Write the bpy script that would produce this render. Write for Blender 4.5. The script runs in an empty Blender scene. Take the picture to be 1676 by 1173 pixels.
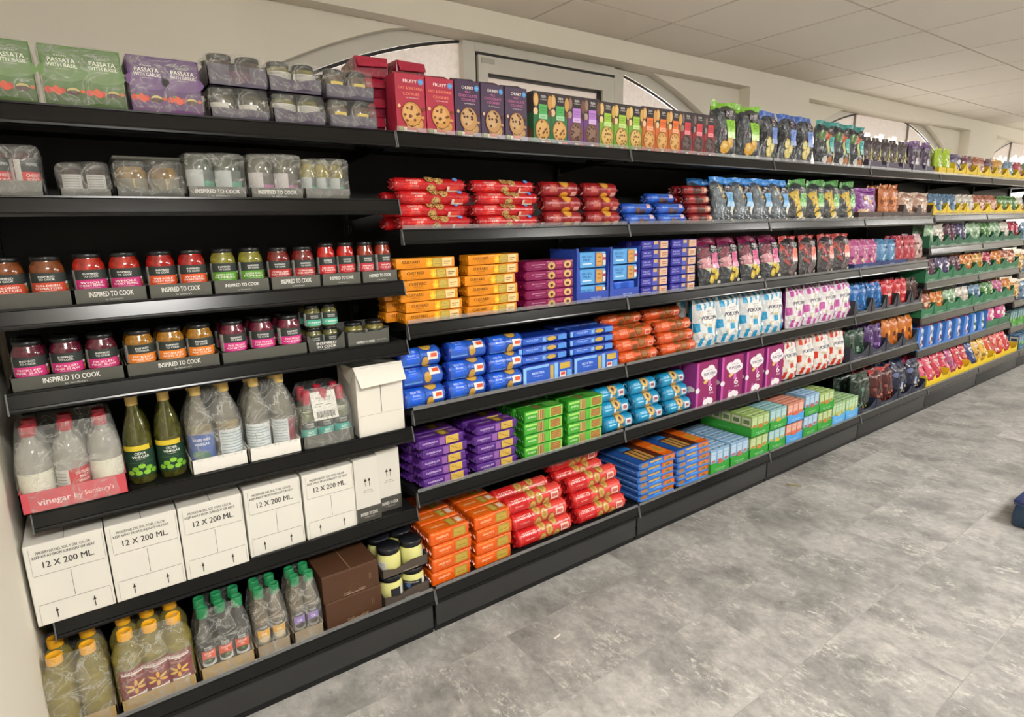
import bpy, bmesh, math, random
from mathutils import Matrix, Vector
from math import sin, cos, pi, sqrt
C = bpy.context.scene.collection
SC = bpy.context.scene
random.seed(7)
# ---------------------------------------------------------------- camera, sky, exposure
cd = bpy.data.cameras.new('camera'); cam = bpy.data.objects.new('camera', cd); C.objects.link(cam)
cd.sensor_fit = 'HORIZONTAL'; cd.sensor_width = 36.0; cd.lens = 977.43 / 1676 * 36; cd.clip_start = .02; cd.clip_end = 200
def cam_axes(yaw, pitch, roll):
    cy, sy, cp, sp = cos(yaw), sin(yaw), cos(pitch), sin(pitch)
    f = Vector((sy * cp, cy * cp, -sp)); r = Vector((cy, -sy, 0)); u = r.cross(f)
    c, s = cos(roll), sin(roll)
    return c * r + s * u, -s * r + c * u, f
r_, u_, f_ = cam_axes(math.radians(35.4647), math.radians(12.4937), math.radians(-1.2066))
CAM = Vector((-.8208, -1.7290, 1.3681))
cam.matrix_world = Matrix(((r_.x, u_.x, -f_.x, CAM.x), (r_.y, u_.y, -f_.y, CAM.y), (r_.z, u_.z, -f_.z, CAM.z), (0, 0, 0, 1)))
SC.camera = cam
w = bpy.data.worlds.new('daylight'); SC.world = w; w.use_nodes = True
w.node_tree.nodes['Background'].inputs[0].default_value = (1.0, .93, .86, 1)
w.node_tree.nodes['Background'].inputs[1].default_value = 1.9
vs = SC.view_settings
SC.display_settings.display_device = 'sRGB'
vs.view_transform = 'Standard'; vs.look = 'None'; vs.gamma = 1; vs.use_curve_mapping = False
vs.exposure = 0.0
LAMP = 70.0                      # strength of the ceiling light panels
SC.cycles.transparent_max_bounces = 24
SC.cycles.max_bounces = 8
# ---------------------------------------------------------------- materials
def lin(h):
    if not isinstance(h, str): return tuple(h)
    h = h.lstrip('#'); o = []
    for i in (0, 2, 4):
        c = int(h[i:i + 2], 16) / 255
        o.append(c / 12.92 if c <= .04045 else ((c + .055) / 1.055) ** 2.4)
    return tuple(o)
MC = {}
def M(h, k='p', r=None):
    """k: p paper/card, w shiny wrapper, g glossy jar contents, x pale contents with shreds, c clear plastic, f film, l lamp, s satin plastic"""
    key = (h, k, r)
    if key in MC: return MC[key]
    m = bpy.data.materials.new({'p': 'card', 'w': 'wrapper', 'g': 'jar glass', 'x': 'jar shreds', 'c': 'clear plastic', 'f': 'shrink film', 'l': 'lamp', 's': 'satin plastic', 'b': 'foil bag'}[k])
    m.use_nodes = True; n = m.node_tree.nodes; l = m.node_tree.links; b = n['Principled BSDF']; out = n['Material Output']
    c = lin(h) + (1,)
    b.inputs['Base Color'].default_value = c
    b.inputs['Roughness'].default_value = {'p': .62, 'w': .3, 'g': .12, 'x': .12, 'c': .08, 'f': .2, 'l': .5, 's': .38, 'b': .27}[k] if r is None else r
    def noise(sc, det=2, dist=0):
        t = n.new('ShaderNodeTexCoord'); q = n.new('ShaderNodeTexNoise'); q.inputs['Scale'].default_value = sc
        q.inputs['Detail'].default_value = det; q.inputs['Distortion'].default_value = dist
        l.new(t.outputs['Object'], q.inputs['Vector']); return q
    def bump(q, s, d=.004):
        u = n.new('ShaderNodeBump'); u.inputs['Strength'].default_value = s; u.inputs['Distance'].default_value = d
        l.new(q.outputs[0], u.inputs['Height']); l.new(u.outputs[0], b.inputs['Normal']); return u
    if k == 'w':
        bump(noise(70, 2, .6), .55)
        b.inputs['Coat Weight'].default_value = .25; b.inputs['Coat Roughness'].default_value = .15
    elif k == 'b':
        u1 = bump(noise(17, 3, 1.6), .75, .012); u2 = bump(noise(70, 3, .8), .5, .004)
        l.new(u1.outputs[0], u2.inputs['Normal']); l.new(u2.outputs[0], b.inputs['Normal'])
        b.inputs['Coat Weight'].default_value = .2; b.inputs['Coat Roughness'].default_value = .12
    elif k in 'gx':
        q = noise(95 if k == 'x' else 45, 3, 2.5 if k == 'x' else .8); cr = n.new('ShaderNodeValToRGB')
        cr.color_ramp.elements[0].position = .3; cr.color_ramp.elements[1].position = .72
        d = .3 if k == 'x' else .5; cr.color_ramp.elements[0].color = (c[0] * d, c[1] * d, c[2] * d, 1)
        cr.color_ramp.elements[1].color = tuple(min(1, v * 1.35 + .01) for v in c[:3]) + (1,)
        l.new(q.outputs[0], cr.inputs[0]); l.new(cr.outputs[0], b.inputs['Base Color'])
        b.inputs['Coat Weight'].default_value = .9; b.inputs['Coat Roughness'].default_value = .03
    elif k == 'c':
        t = n.new('ShaderNodeBsdfTransparent'); t.inputs[0].default_value = tuple(.35 + .65 * v for v in c[:3]) + (1,)
        x = n.new('ShaderNodeMixShader'); x.inputs[0].default_value = .3
        l.new(t.outputs[0], x.inputs[1]); l.new(b.outputs[0], x.inputs[2]); l.new(x.outputs[0], out.inputs[0])
    elif k == 'f':
        q = noise(19, 5, 1.3); cr = n.new('ShaderNodeValToRGB'); e = cr.color_ramp.elements
        e[0].position = .40; e[0].color = (.09, .09, .09, 1); e[1].position = .49; e[1].color = (.2, .2, .2, 1)
        z = e.new(.51); z.color = (.42, .42, .42, 1); z = e.new(.525); z.color = (.15, .15, .15, 1); z = e.new(.62); z.color = (.1, .1, .1, 1); z = e.new(.68); z.color = (.2, .2, .2, 1)
        l.new(q.outputs[0], cr.inputs[0]); bump(noise(26, 4, 1.0), .7, .01)
        t = n.new('ShaderNodeBsdfTransparent'); x = n.new('ShaderNodeMixShader')
        l.new(cr.outputs[0], x.inputs[0]); l.new(t.outputs[0], x.inputs[1]); l.new(b.outputs[0], x.inputs[2]); l.new(x.outputs[0], out.inputs[0])
    elif k == 'l':
        b.inputs['Emission Color'].default_value = c; b.inputs['Emission Strength'].default_value = LAMP
    MC[key] = m
    return m
# ---------------------------------------------------------------- mesh builder
TXT = {}
def text_mesh(s, bold):
    key = (s, bold)
    if key in TXT: return TXT[key]
    cu = bpy.data.curves.new('t', 'FONT'); cu.body = s; cu.resolution_u = 2; cu.offset = 0
    ob = bpy.data.objects.new('t', cu); C.objects.link(ob)
    me = ob.evaluated_get(bpy.context.evaluated_depsgraph_get()).to_mesh()
    v = [(p.co.x, p.co.y) for p in me.vertices]; f = [tuple(p.vertices) for p in me.polygons]
    x0 = min(p[0] for p in v); x1 = max(p[0] for p in v); y0 = min(p[1] for p in v); y1 = max(p[1] for p in v)
    v = [((p[0] - x0) / (x1 - x0) - .5, (p[1] - y0) / (y1 - y0) - .5) for p in v]
    bpy.data.objects.remove(ob); bpy.data.curves.remove(cu)
    TXT[key] = (v, f); return TXT[key]
class MB:
    def __init__(s): s.v = []; s.f = []; s.mi = []; s.sm = []; s.mats = []
    def mat(s, m):
        if m not in s.mats: s.mats.append(m)
        return s.mats.index(m)
    def add(s, v, f, m, smooth=False):
        o = len(s.v); s.v += [tuple(p) for p in v]; i = s.mat(m)
        for q in f: s.f.append(tuple(k + o for k in q)); s.mi.append(i); s.sm.append(smooth)
        return s
    def box(s, x0, x1, y0, y1, z0, z1, m):
        return s.add([(x, y, z) for x in (x0, x1) for y in (y0, y1) for z in (z0, z1)],
            [(0, 1, 3, 2), (4, 6, 7, 5), (0, 4, 5, 1), (2, 3, 7, 6), (0, 2, 6, 4), (1, 5, 7, 3)], m)
    def rbox(s, x0, x1, y0, y1, z0, z1, r, m, seg=2, wob=0, smooth=True):
        bm = bmesh.new(); bmesh.ops.create_cube(bm, size=1)
        for v in bm.verts: v.co = Vector(((x0 + x1) / 2 + v.co.x * (x1 - x0), (y0 + y1) / 2 + v.co.y * (y1 - y0), (z0 + z1) / 2 + v.co.z * (z1 - z0)))
        bmesh.ops.bevel(bm, geom=bm.edges[:], offset=r, segments=seg, profile=.5, affect='EDGES')
        if wob:
            bmesh.ops.subdivide_edges(bm, edges=bm.edges[:], cuts=2, use_grid_fill=True)
            for v in bm.verts:
                a = v.co * 40; v.co += Vector((sin(a.y + 2 * a.z), sin(a.z * 1.3 + a.x), sin(a.x + a.y))) * wob
        bm.verts.index_update()
        s.add([v.co[:] for v in bm.verts], [tuple(v.index for v in f.verts) for f in bm.faces], m, smooth); bm.free()
        return s
    def grid(s, fn, nu, nv, m, smooth=True):
        v = [fn(i / nu, j / nv) for j in range(nv + 1) for i in range(nu + 1)]
        return s.add(v, [(j * (nu + 1) + i, j * (nu + 1) + i + 1, (j + 1) * (nu + 1) + i + 1, (j + 1) * (nu + 1) + i) for j in range(nv) for i in range(nu)], m, smooth)
    def lathe(s, prof, m, n=16, cx=0, cy=0, cz=0, ms=None, sx=1, sy=1):
        v = []
        for r, z in prof:
            for i in range(n):
                a = 2 * pi * i / n; v.append((cx + r * sx * cos(a), cy + r * sy * sin(a), cz + z))
        for j in range(len(prof) - 1):
            s.add(v[j * n:(j + 2) * n], [(i, (i + 1) % n, n + (i + 1) % n, n + i) for i in range(n)], ms[j] if ms else m, True) if ms else None
        if not ms:
            s.add(v, [(j * n + i, j * n + (i + 1) % n, (j + 1) * n + (i + 1) % n, (j + 1) * n + i) for j in range(len(prof) - 1) for i in range(n)], m, True)
        return s
    def prism(s, prof, x0, x1, m, m_end=None):     # profile (y,z) run along x
        k = len(prof); v = [(x0, y, z) for y, z in prof] + [(x1, y, z) for y, z in prof]
        s.add(v, [(i, (i + 1) % k, k + (i + 1) % k, k + i) for i in range(k)], m)
        return s.add(v, [tuple(range(k))[::-1], tuple(range(k, 2 * k))], m_end or m)
    def print(s, fn, items, curved=False, k='p', e0=.0003):
        """flat printing laid on a face; fn(u,v,e) gives the point of the face"""
        e = e0
        for it in items:
            t = it[0]; e += .00012
            if t == 'r':
                x0, y0, x1, y1, c = it[1:6]
                nu = max(1, math.ceil(abs(x1 - x0) * 16)) if curved else 1; nv = max(1, math.ceil(abs(y1 - y0) * 14)) if curved else 1
                s.grid(lambda a, b: fn(x0 + (x1 - x0) * a, y0 + (y1 - y0) * b, e), nu, nv, M(c, k))
            elif t == 'e':
                cx, cy, rx, ry, c = it[1:6]; n = it[6] if len(it) > 6 else 14
                rings = (1, .75, .5, .25) if curved else (1,)
                v = [fn(cx + rx * q * cos(2 * pi * i / n), cy + ry * q * sin(2 * pi * i / n), e) for q in rings for i in range(n)] + [fn(cx, cy, e)]
                f = [(k * n + i, k * n + (i + 1) % n, (k + 1) * n + (i + 1) % n, (k + 1) * n + i) for k in range(len(rings) - 1) for i in range(n)]
                o = n * (len(rings) - 1)
                s.add(v, f + [(o + i, o + (i + 1) % n, len(v) - 1) for i in range(n)], M(c, k))
            elif t == 't':
                tx, cx, cy, w_, h_, c = it[1:7]; tv, tf = text_mesh(tx, len(it) > 7)
                for q in ((-1, 1) if len(it) > 7 else (0,)):      # bold: strokes doubled
                    s.add([fn(cx + p[0] * w_ + q * w_ / len(tx) * .035, cy + p[1] * h_, e + .00002 * q) for p in tv], tf, M(c, k))
            elif t == 'p':
                P = it[1]
                if not curved: s.add([fn(p[0], p[1], e) for p in P], [tuple(range(len(P)))], M(it[2], k)); continue
                cx = sum(p[0] for p in P) / len(P); cy = sum(p[1] for p in P) / len(P); Q = []
                for a, b in zip(P, P[1:] + P[:1]): Q += [(a[0] + (b[0] - a[0]) * q / 3, a[1] + (b[1] - a[1]) * q / 3) for q in range(3)]
                n = len(Q); v = [fn(cx + (p[0] - cx) * q, cy + (p[1] - cy) * q, e) for q in (1, .66, .33) for p in Q] + [fn(cx, cy, e)]
                s.add(v, [(j * n + i, j * n + (i + 1) % n, (j + 1) * n + (i + 1) % n, (j + 1) * n + i) for j in (0, 1) for i in range(n)] + [(2 * n + i, 2 * n + (i + 1) % n, 3 * n) for i in range(n)], M(it[2], k))
        return s
    def build(s, name, parent=None):
        me = bpy.data.meshes.new(name); me.from_pydata(s.v, [], s.f)
        for m in s.mats: me.materials.append(m)
        me.polygons.foreach_set('material_index', s.mi); me.polygons.foreach_set('use_smooth', s.sm); me.update()
        o = bpy.data.objects.new(name, me); C.objects.link(o)
        if parent: o.parent = parent
        return o
def tag(o, label, cat, group=None):
    o['label'] = label; o['category'] = cat
    if group: o['group'] = group
    return o
def empty(name, loc=(0, 0, 0), rz=0):
    o = bpy.data.objects.new(name, None); C.objects.link(o); o.location = loc; o.rotation_euler = (0, 0, rz); o.empty_display_size = .05
    return o
def struct(o): o['kind'] = 'structure'; return o
KIDS = {}
def copy_tree(o, parent=None):
    c = o.copy(); C.objects.link(c); c.parent = parent
    for ch in list(o.children): copy_tree(ch, c)
    return c
class Proto:
    """a thing built once; the first placing uses it, later ones copy it with its parts"""
    def __init__(s, root): s.root = root; s.used = False
    def put(s, x, y, z, label, cat, group=None, rz=0, rx=0, ry=0, sc=None):
        if s.used: o = copy_tree(s.root)
        else: o = s.root; s.used = True
        if rx < 0:              # a leaning thing rests on its back edge
            if not hasattr(s, 'dep'): s.dep = max(v.co.y for q in [o] + list(o.children) if q.type == 'MESH' for v in q.data.vertices if v.co.z < .03)
            z += s.dep * -sin(rx) * (sc[1] if sc else 1) + .0008
        o.location = (x, y, z); o.rotation_euler = (rx, ry, rz)
        if sc: o.scale = sc
        return tag(o, label, cat, group)
ORD = ['bottom', 'second', 'third', 'fourth', 'fifth', 'sixth', 'seventh']
NTH = ['first', 'second', 'third', 'fourth', 'fifth', 'sixth', 'seventh', 'eighth', 'ninth', 'tenth']
def level(i, n):
    return 'bottom' if i == 0 else ('topmost' if i == n - 1 else NTH[i] + ' from the bottom')
def seq(i, n):
    return 'leftmost' if i == 0 else ('rightmost' if i == n - 1 else NTH[i] + ' from the left')
# ---------------------------------------------------------------- room
ZC = 2.285; WY = .64; RY = .72; ZR = 2.185
def plaster(h, sc=60, st=.15):
    m = bpy.data.materials.new('painted plaster'); m.use_nodes = True; n = m.node_tree.nodes; l = m.node_tree.links; b = n['Principled BSDF']
    b.inputs['Roughness'].default_value = .8
    t = n.new('ShaderNodeTexCoord'); q = n.new('ShaderNodeTexNoise'); q.inputs['Scale'].default_value = sc; q.inputs['Detail'].default_value = 6
    l.new(t.outputs['Object'], q.inputs['Vector'])
    q2 = n.new('ShaderNodeTexNoise'); q2.inputs['Scale'].default_value = 1.3; l.new(t.outputs['Object'], q2.inputs['Vector'])
    mx = n.new('ShaderNodeMix'); mx.data_type = 'RGBA'; c = lin(h)
    mx.inputs[6].default_value = tuple(v * .93 for v in c) + (1,); mx.inputs[7].default_value = c + (1,)
    l.new(q2.outputs[0], mx.inputs[0]); l.new(mx.outputs[2], b.inputs['Base Color'])
    u = n.new('ShaderNodeBump'); u.inputs['Strength'].default_value = st; u.inputs['Distance'].default_value = .002
    l.new(q.outputs[0], u.inputs['Height']); l.new(u.outputs[0], b.inputs['Normal'])
    return m
WALL = plaster('#f2ecdd'); CEIL = plaster('#f4ece0', 180, .25); UPVC = M('#d8d3c8', 's', .35)
def floor_mat():
    m = bpy.data.materials.new('grey vinyl planks'); m.use_nodes = True; n = m.node_tree.nodes; l = m.node_tree.links; b = n['Principled BSDF']
    t = n.new('ShaderNodeTexCoord')
    def node(k, **a):
        q = n.new(k)
        for x, v in a.items(): setattr(q, x, v)
        return q
    def noise(sc, det, vec, rough=.6, dist=0):
        q = node('ShaderNodeTexNoise'); q.inputs['Scale'].default_value = sc; q.inputs['Detail'].default_value = det; q.inputs['Roughness'].default_value = rough
        q.inputs['Distortion'].default_value = dist; l.new(vec, q.inputs['Vector']); return q.outputs[0]
    def ramp(src, stops):
        q = node('ShaderNodeValToRGB'); e = q.color_ramp.elements
        e[0].position, e[0].color = stops[0][0], stops[0][1] + (1,); e[1].position, e[1].color = stops[1][0], stops[1][1] + (1,)
        for p, c in stops[2:]: z = e.new(p); z.color = c + (1,)
        l.new(src, q.inputs[0]); return q.outputs[0]
    def mix(f, a, bb, mode='MIX'):
        q = node('ShaderNodeMix', data_type='RGBA', blend_type=mode)
        if isinstance(f, float): q.inputs[0].default_value = f
        else: l.new(f, q.inputs[0])
        for i, s in ((6, a), (7, bb)):
            if isinstance(s, tuple): q.inputs[i].default_value = s + (1,)
            else: l.new(s, q.inputs[i])
        return q.outputs[2]
    mp = node('ShaderNodeMapping'); mp.inputs['Location'].default_value = (-.187, .25, 0); l.new(t.outputs['Object'], mp.inputs[0])
    br = node('ShaderNodeTexBrick'); l.new(mp.outputs[0], br.inputs['Vector'])
    for k, v in (('Scale', 1), ('Brick Width', .98), ('Row Height', .3335), ('Mortar Size', .0012), ('Mortar Smooth', .3), ('Bias', 0)): br.inputs[k].default_value = v
    br.offset = .34; br.inputs['Color1'].default_value = (.84, .84, .84, 1); br.inputs['Color2'].default_value = (1, 1, 1, 1); br.inputs['Mortar'].default_value = (.86, .86, .86, 1)
    # each plank carries its own piece of the pattern
    off = node('ShaderNodeVectorMath', operation='MULTIPLY_ADD'); l.new(br.outputs['Color'], off.inputs[0]); off.inputs[1].default_value = (7, 5, 3); l.new(t.outputs['Object'], off.inputs[2])
    v = off.outputs[0]
    st = node('ShaderNodeMapping'); st.inputs['Scale'].default_value = (1.3, 1.0, 1); st.inputs['Rotation'].default_value = (0, 0, .12); l.new(v, st.inputs[0])
    big = ramp(noise(3.6, 7, st.outputs[0], .66, .2), [(.34, (.235, .228, .217)), (.62, (.475, .46, .435))])
    mid = ramp(noise(22, 6, st.outputs[0], .74, .3), [(.35, (.74, .74, .74)), (.66, (1.16, 1.16, 1.16))])
    c = mix(.85, big, mid, 'MULTIPLY')
    sm = node('ShaderNodeMapping'); sm.inputs['Scale'].default_value = (8, 4.2, 1); sm.inputs['Rotation'].default_value = (0, 0, .35); l.new(v, sm.inputs[0])
    gate = ramp(noise(4.5, 3, v, .5), [(.40, (.12, .12, .12)), (.58, (1, 1, 1))])
    scuff = ramp(noise(2.6, 9, sm.outputs[0], .78, .5), [(.57, (0, 0, 0)), (.625, (1, 1, 1))])
    g = mix(1.0, gate, scuff, 'MULTIPLY')
    gg = mix(1.0, g, (.75, .75, .75), 'MULTIPLY')
    c = mix(gg, c, (.64, .62, .575))
    fm = node('ShaderNodeMapping'); fm.inputs['Scale'].default_value = (1.5, .8, 1); fm.inputs['Rotation'].default_value = (0, 0, .3); l.new(v, fm.inputs[0])
    gate2 = ramp(noise(5.5, 6, v, .65, .4), [(.50, (0, 0, 0)), (.62, (1, 1, 1))])
    speck = ramp(noise(38, 8, fm.outputs[0], .8, .3), [(.515, (0, 0, 0)), (.575, (1, 1, 1))])
    g2 = mix(1.0, mix(1.0, gate2, speck, 'MULTIPLY'), (.8, .8, .8), 'MULTIPLY')
    c = mix(g2, c, (.68, .66, .61))
    dk = ramp(noise(30, 4, v, .6, .5), [(.66, (0, 0, 0)), (.76, (.55, .55, .55))])
    c = mix(dk, c, (.13, .125, .12))
    c = mix(1.0, c, br.outputs['Color'], 'MULTIPLY')
    l.new(c, b.inputs['Base Color']); b.inputs['Roughness'].default_value = .5; b.inputs['Specular IOR Level'].default_value = .35
    u = node('ShaderNodeBump'); u.inputs['Strength'].default_value = .06; u.inputs['Distance'].default_value = .001; l.new(br.outputs['Fac'], u.inputs['Height']); u.invert = True
    l.new(u.outputs[0], b.inputs['Normal'])
    return m
XA, XB, YB = -1.035, 13.0, -4.6
struct(MB().box(XA - .2, XB + .2, YB - .2, 1.2, -.1, 0, floor_mat()).build('floor'))
# suspended ceiling: white tiles between slim bars
cm = MB().box(XA - .2, XB + .2, YB - .2, WY + .02, ZC + .008, ZC + .1, M('#6f695e'))
LP = []
for i in range(-5, 20):
    for j in range(0, 10):
        x0 = 1.612 + .6 * (i - 1); y1 = .328 + .605 - .605 * j; x1 = x0 + .6; y0 = y1 - .605
        y1 = min(y1, WY + .005)
        if j == 5 and i % 5 == 2:
            LP.append(((x0 + x1) / 2, (y0 + y1) / 2)); continue
        a = max(x0, XA); b = min(x1, XB)
        if b - a < .02: continue
        cm.box(a + .0055, b - .0055, max(y0, YB) + .0055, y1 - .0055, ZC, ZC + .012, CEIL)
ce = struct(cm.build('ceiling'))
for k, (x, y) in enumerate(LP):
    if not (XA + .3 < x < XB - .3): continue
    t = empty('ceiling_light', (x, y, ZC - .002))
    tag(t, 'square light panel with added glowing sides, below the suspended ceiling', 'light', 'ceiling light panels')
    MB().box(-.298, .298, -.298, .298, .004, .03, M('#e8e8e4')).build('housing', t)
    MB().rbox(-.28, .28, -.28, .28, -.055, .006, .012, M((1, .98, .94), 'l')).build('diffuser', t)  # dropped box form: glowing sides added to throw light onto the ceiling
# walls
struct(MB().box(XA - .2, XA, YB, 1.2, 0, 2.6, WALL).build('wall_left'))
struct(MB().box(XB, XB + .2, YB, 1.2, 0, 2.6, WALL).build('wall_right'))
struct(MB().box(XA, XB, YB - .2, YB, 0, 2.6, plaster('#8f897f')).build('wall_front'))
REC = [(-.255, 2.735), (3.43, 6.385), (7.1, 10.05), (10.75, 12.95)]
bw = MB(); px = XA
for a, b in REC:
    bw.box(px, a, WY, 1.0, 0, ZC + .01, WALL); bw.box(a, b, WY, 1.0, ZR, ZC + .01, WALL); bw.box(a, b, WY, 1.0, 0, .95, WALL); px = b
bw.box(px, XB, WY, 1.0, 0, ZC + .01, WALL)
# arched panels that close each recess round the window
R0, R1, ZK = 2.775, 2.712, -.484
def arch(r, d): return ZK + sqrt(max(0, r * r - d * d))
for a, b in REC:
    cx = (a + b) / 2 - .07; n = 30
    for i in range(n):
        x0 = a + (b - a) * i / n; x1 = a + (b - a) * (i + 1) / n
        z0 = arch(R0, x0 - cx); z1 = arch(R0, x1 - cx)
        if min(z0, z1) < ZR:
            z0, z1 = min(z0, ZR), min(z1, ZR)
            bw.add([(x0, RY, z0), (x1, RY, z1), (x1, RY, ZR), (x0, RY, ZR), (x0, RY + .05, z0), (x1, RY + .05, z1)], [(0, 1, 2, 3), (0, 4, 5, 1)], WALL)
struct(bw.build('wall_back'))
def obscure():
    m = bpy.data.materials.new('obscured glass'); m.use_nodes = True; n = m.node_tree.nodes; l = m.node_tree.links
    b = n['Principled BSDF']; b.inputs['Base Color'].default_value = (.62, .56, .52, 1); b.inputs['Roughness'].default_value = .25
    t = n.new('ShaderNodeTexCoord'); q = n.new('ShaderNodeTexNoise'); q.inputs['Scale'].default_value = 55; q.inputs['Detail'].default_value = 5; l.new(t.outputs['Object'], q.inputs[0])
    u = n.new('ShaderNodeBump'); u.inputs['Strength'].default_value = .4; u.inputs['Distance'].default_value = .006; l.new(q.outputs[0], u.inputs['Height']); l.new(u.outputs[0], b.inputs['Normal'])
    cr = n.new('ShaderNodeValToRGB'); cr.color_ramp.elements[0].position = .3; cr.color_ramp.elements[0].color = (.62, .56, .52, 1); cr.color_ramp.elements[1].position = .7; cr.color_ramp.elements[1].color = (.82, .75, .70, 1)
    l.new(q.outputs[0], cr.inputs[0])
    tr = n.new('ShaderNodeBsdfTranslucent'); l.new(cr.outputs[0], tr.inputs[0]); x = n.new('ShaderNodeMixShader'); x.inputs[0].default_value = .42
    l.new(b.outputs[0], x.inputs[1]); l.new(tr.outputs[0], x.inputs[2]); l.new(x.outputs[0], n['Material Output'].inputs[0])
    return m
def bright():
    m = bpy.data.materials.new('clear window glass'); m.use_nodes = True; n = m.node_tree.nodes; l = m.node_tree.links
    t = n.new('ShaderNodeBsdfTransparent'); g = n.new('ShaderNodeBsdfTranslucent'); g.inputs[0].default_value = (.9, .87, .82, 1); x = n.new('ShaderNodeMixShader'); x.inputs[0].default_value = .3
    l.new(t.outputs[0], x.inputs[1]); l.new(g.outputs[0], x.inputs[2]); l.new(x.outputs[0], n['Material Output'].inputs[0]); return m
OBS = obscure(); BRI = bright(); DARK = M('#1a1817', 's', .5)
for wi, (a, b) in enumerate(REC):
    cx = (a + b) / 2 - .07; root = struct(empty('window_%d' % (wi + 1), (cx, RY + .05, 1.0)))
    def W(m, nm, col=None): o = m.build(nm, root); struct(o); return o
    a0, b0 = a - cx, b - cx
    fr = MB(); gk = MB(); gl = MB(); n = 36; br = MB()
    split = 1.0 if wi == 0 else 1.03
    for i in range(n):
        x0 = a0 + (b0 - a0) * i / n; x1 = a0 + (b0 - a0) * (i + 1) / n
        p = [(x, arch(r, x) - 1.0) for r in (R0 + .012, R1, R1 - .014) for x in (x0, x1)]
        fr.add([(x, -.002, z) for x, z in p[:4]], [(0, 1, 3, 2)], UPVC)
        gk.add([(x, .004, z) for x, z in p[2:]], [(0, 1, 3, 2)], DARK)
        z0, z1 = p[4][1], p[5][1]
        if wi == 0: gl.add([(x0, .012, 0), (x1, .012, 0), (x1, .012, z1), (x0, .012, z0)], [(0, 1, 2, 3)], OBS)
        else:
            # patterned film ends in a ragged edge above clear glass
            s = 1.045 - .05 * ((x0 * 1.1) ** 2) + .018 * ((i * 7) % 3 - 1)
            z0b, z1b = min(s, z0), min(s, z1)
            gl.add([(x0, .012, z0b), (x1, .012, z1b), (x1, .012, z1), (x0, .012, z0)], [(0, 1, 2, 3)], OBS)
            br.add([(x0, .016, 0), (x1, .016, 0), (x1, .016, z1b), (x0, .016, z0b)], [(0, 1, 2, 3)], BRI)
    W(fr, 'frame'); W(gk, 'gasket'); W(gl, 'glass')
    if br.v: W(br, 'clear_glass')
    if wi == 0:
        # fixed mullions, head and an opening sash in the middle
        m = MB()
        for x in (-.43, .522): m.box(x - .032, x + .032, -.025, .03, 0, arch(R1, x) - 1.0, UPVC)
        m.box(-.40, .49, -.025, .03, 1.145, 1.2, UPVC)
        W(m, 'mullion')
        s = MB(); s.box(-.388, -.336, -.035, .02, 0, 1.13, UPVC); s.box(.393, .478, -.035, .02, 0, 1.13, UPVC); s.box(-.336, .393, -.035, .02, 1.058, 1.13, UPVC)
        s.box(-.397, -.39, -.02, .01, 0, 1.14, DARK).box(.48, .487, -.02, .01, 0, 1.14, DARK).box(-.397, .487, -.02, .01, 1.132, 1.144, DARK)
        s.box(-.336, .393, -.02, .01, 1.05, 1.058, DARK).box(.385, .393, -.02, .01, 0, 1.05, DARK)
        s.box(-.37, -.30, -.038, -.034, 1.098, 1.12, M('#b9b4a8', 's'))
        W(s, 'sash'); W(MB().box(-.336, .385, .004, .008, 0, 1.05, BRI), 'sash_glass')
    else:
        m = MB()
        for x in (-.47, .50): m.box(x - .004, x + .004, -.004, .02, 0, arch(R1, x) - 1.0, M('#8b857b', 's'))
        W(m, 'mullion')
# ---------------------------------------------------------------- black gondola shelving
def metal():
    m = bpy.data.materials.new('black powder coat'); m.use_nodes = True; n = m.node_tree.nodes; l = m.node_tree.links; b = n['Principled BSDF']
    b.inputs['Base Color'].default_value = (.009, .009, .009, 1); b.inputs['Roughness'].default_value = .42
    t = n.new('ShaderNodeTexCoord'); q = n.new('ShaderNodeTexNoise'); q.inputs['Scale'].default_value = 900; l.new(t.outputs['Object'], q.inputs[0])
    u = n.new('ShaderNodeBump'); u.inputs['Strength'].default_value = .12; u.inputs['Distance'].default_value = .0005; l.new(q.outputs[0], u.inputs['Height']); l.new(u.outputs[0], b.inputs['Normal'])
    return m
BLK = metal(); RAIL = M((.007, .007, .007), 's', .2); CAPM = M((.11, .11, .11), 's', .35); KICK = M((.035, .035, .035), 's', .45)
def strip_mat():
    m = bpy.data.materials.new('clear ticket strip'); m.use_nodes = True; n = m.node_tree.nodes; l = m.node_tree.links
    t = n.new('ShaderNodeBsdfTransparent'); x = n.new('ShaderNodeMixShader'); x.inputs[0].default_value = .22
    b = n['Principled BSDF']; b.inputs['Base Color'].default_value = (.5, .5, .5, 1); b.inputs['Roughness'].default_value = .2
    l.new(t.outputs[0], x.inputs[1]); l.new(b.outputs[0], x.inputs[2]); l.new(x.outputs[0], n['Material Output'].inputs[0]); return m
STRIP = strip_mat()
for m_ in (BLK, RAIL, KICK): m_.node_tree.nodes['Principled BSDF'].inputs['Specular IOR Level'].default_value = .3
YD = .418
def rail(x0, x1, parent, strip=True):
    p = [(.004, 0), (-.002, 0), (-.0025, -.004), (-.0005, -.006), (-.008, -.036), (-.0115, -.037), (-.013, -.041), (-.013, -.046), (.004, -.046)]
    r = MB().prism(p, x0 + .004, x1 - .004, RAIL).build('price_rail', parent)
    for a in (x0 + .001, x1 - .004):
        MB().prism([(.006, .0), (-.003, .0), (-.016, -.048), (.006, -.048)], a, a + .003, CAPM).build('end_cap', parent)
    if strip: MB().box(x0 + .006, x1 - .006, -.0015, -.0005, 0, .013, STRIP).build('ticket_strip', parent)
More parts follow.
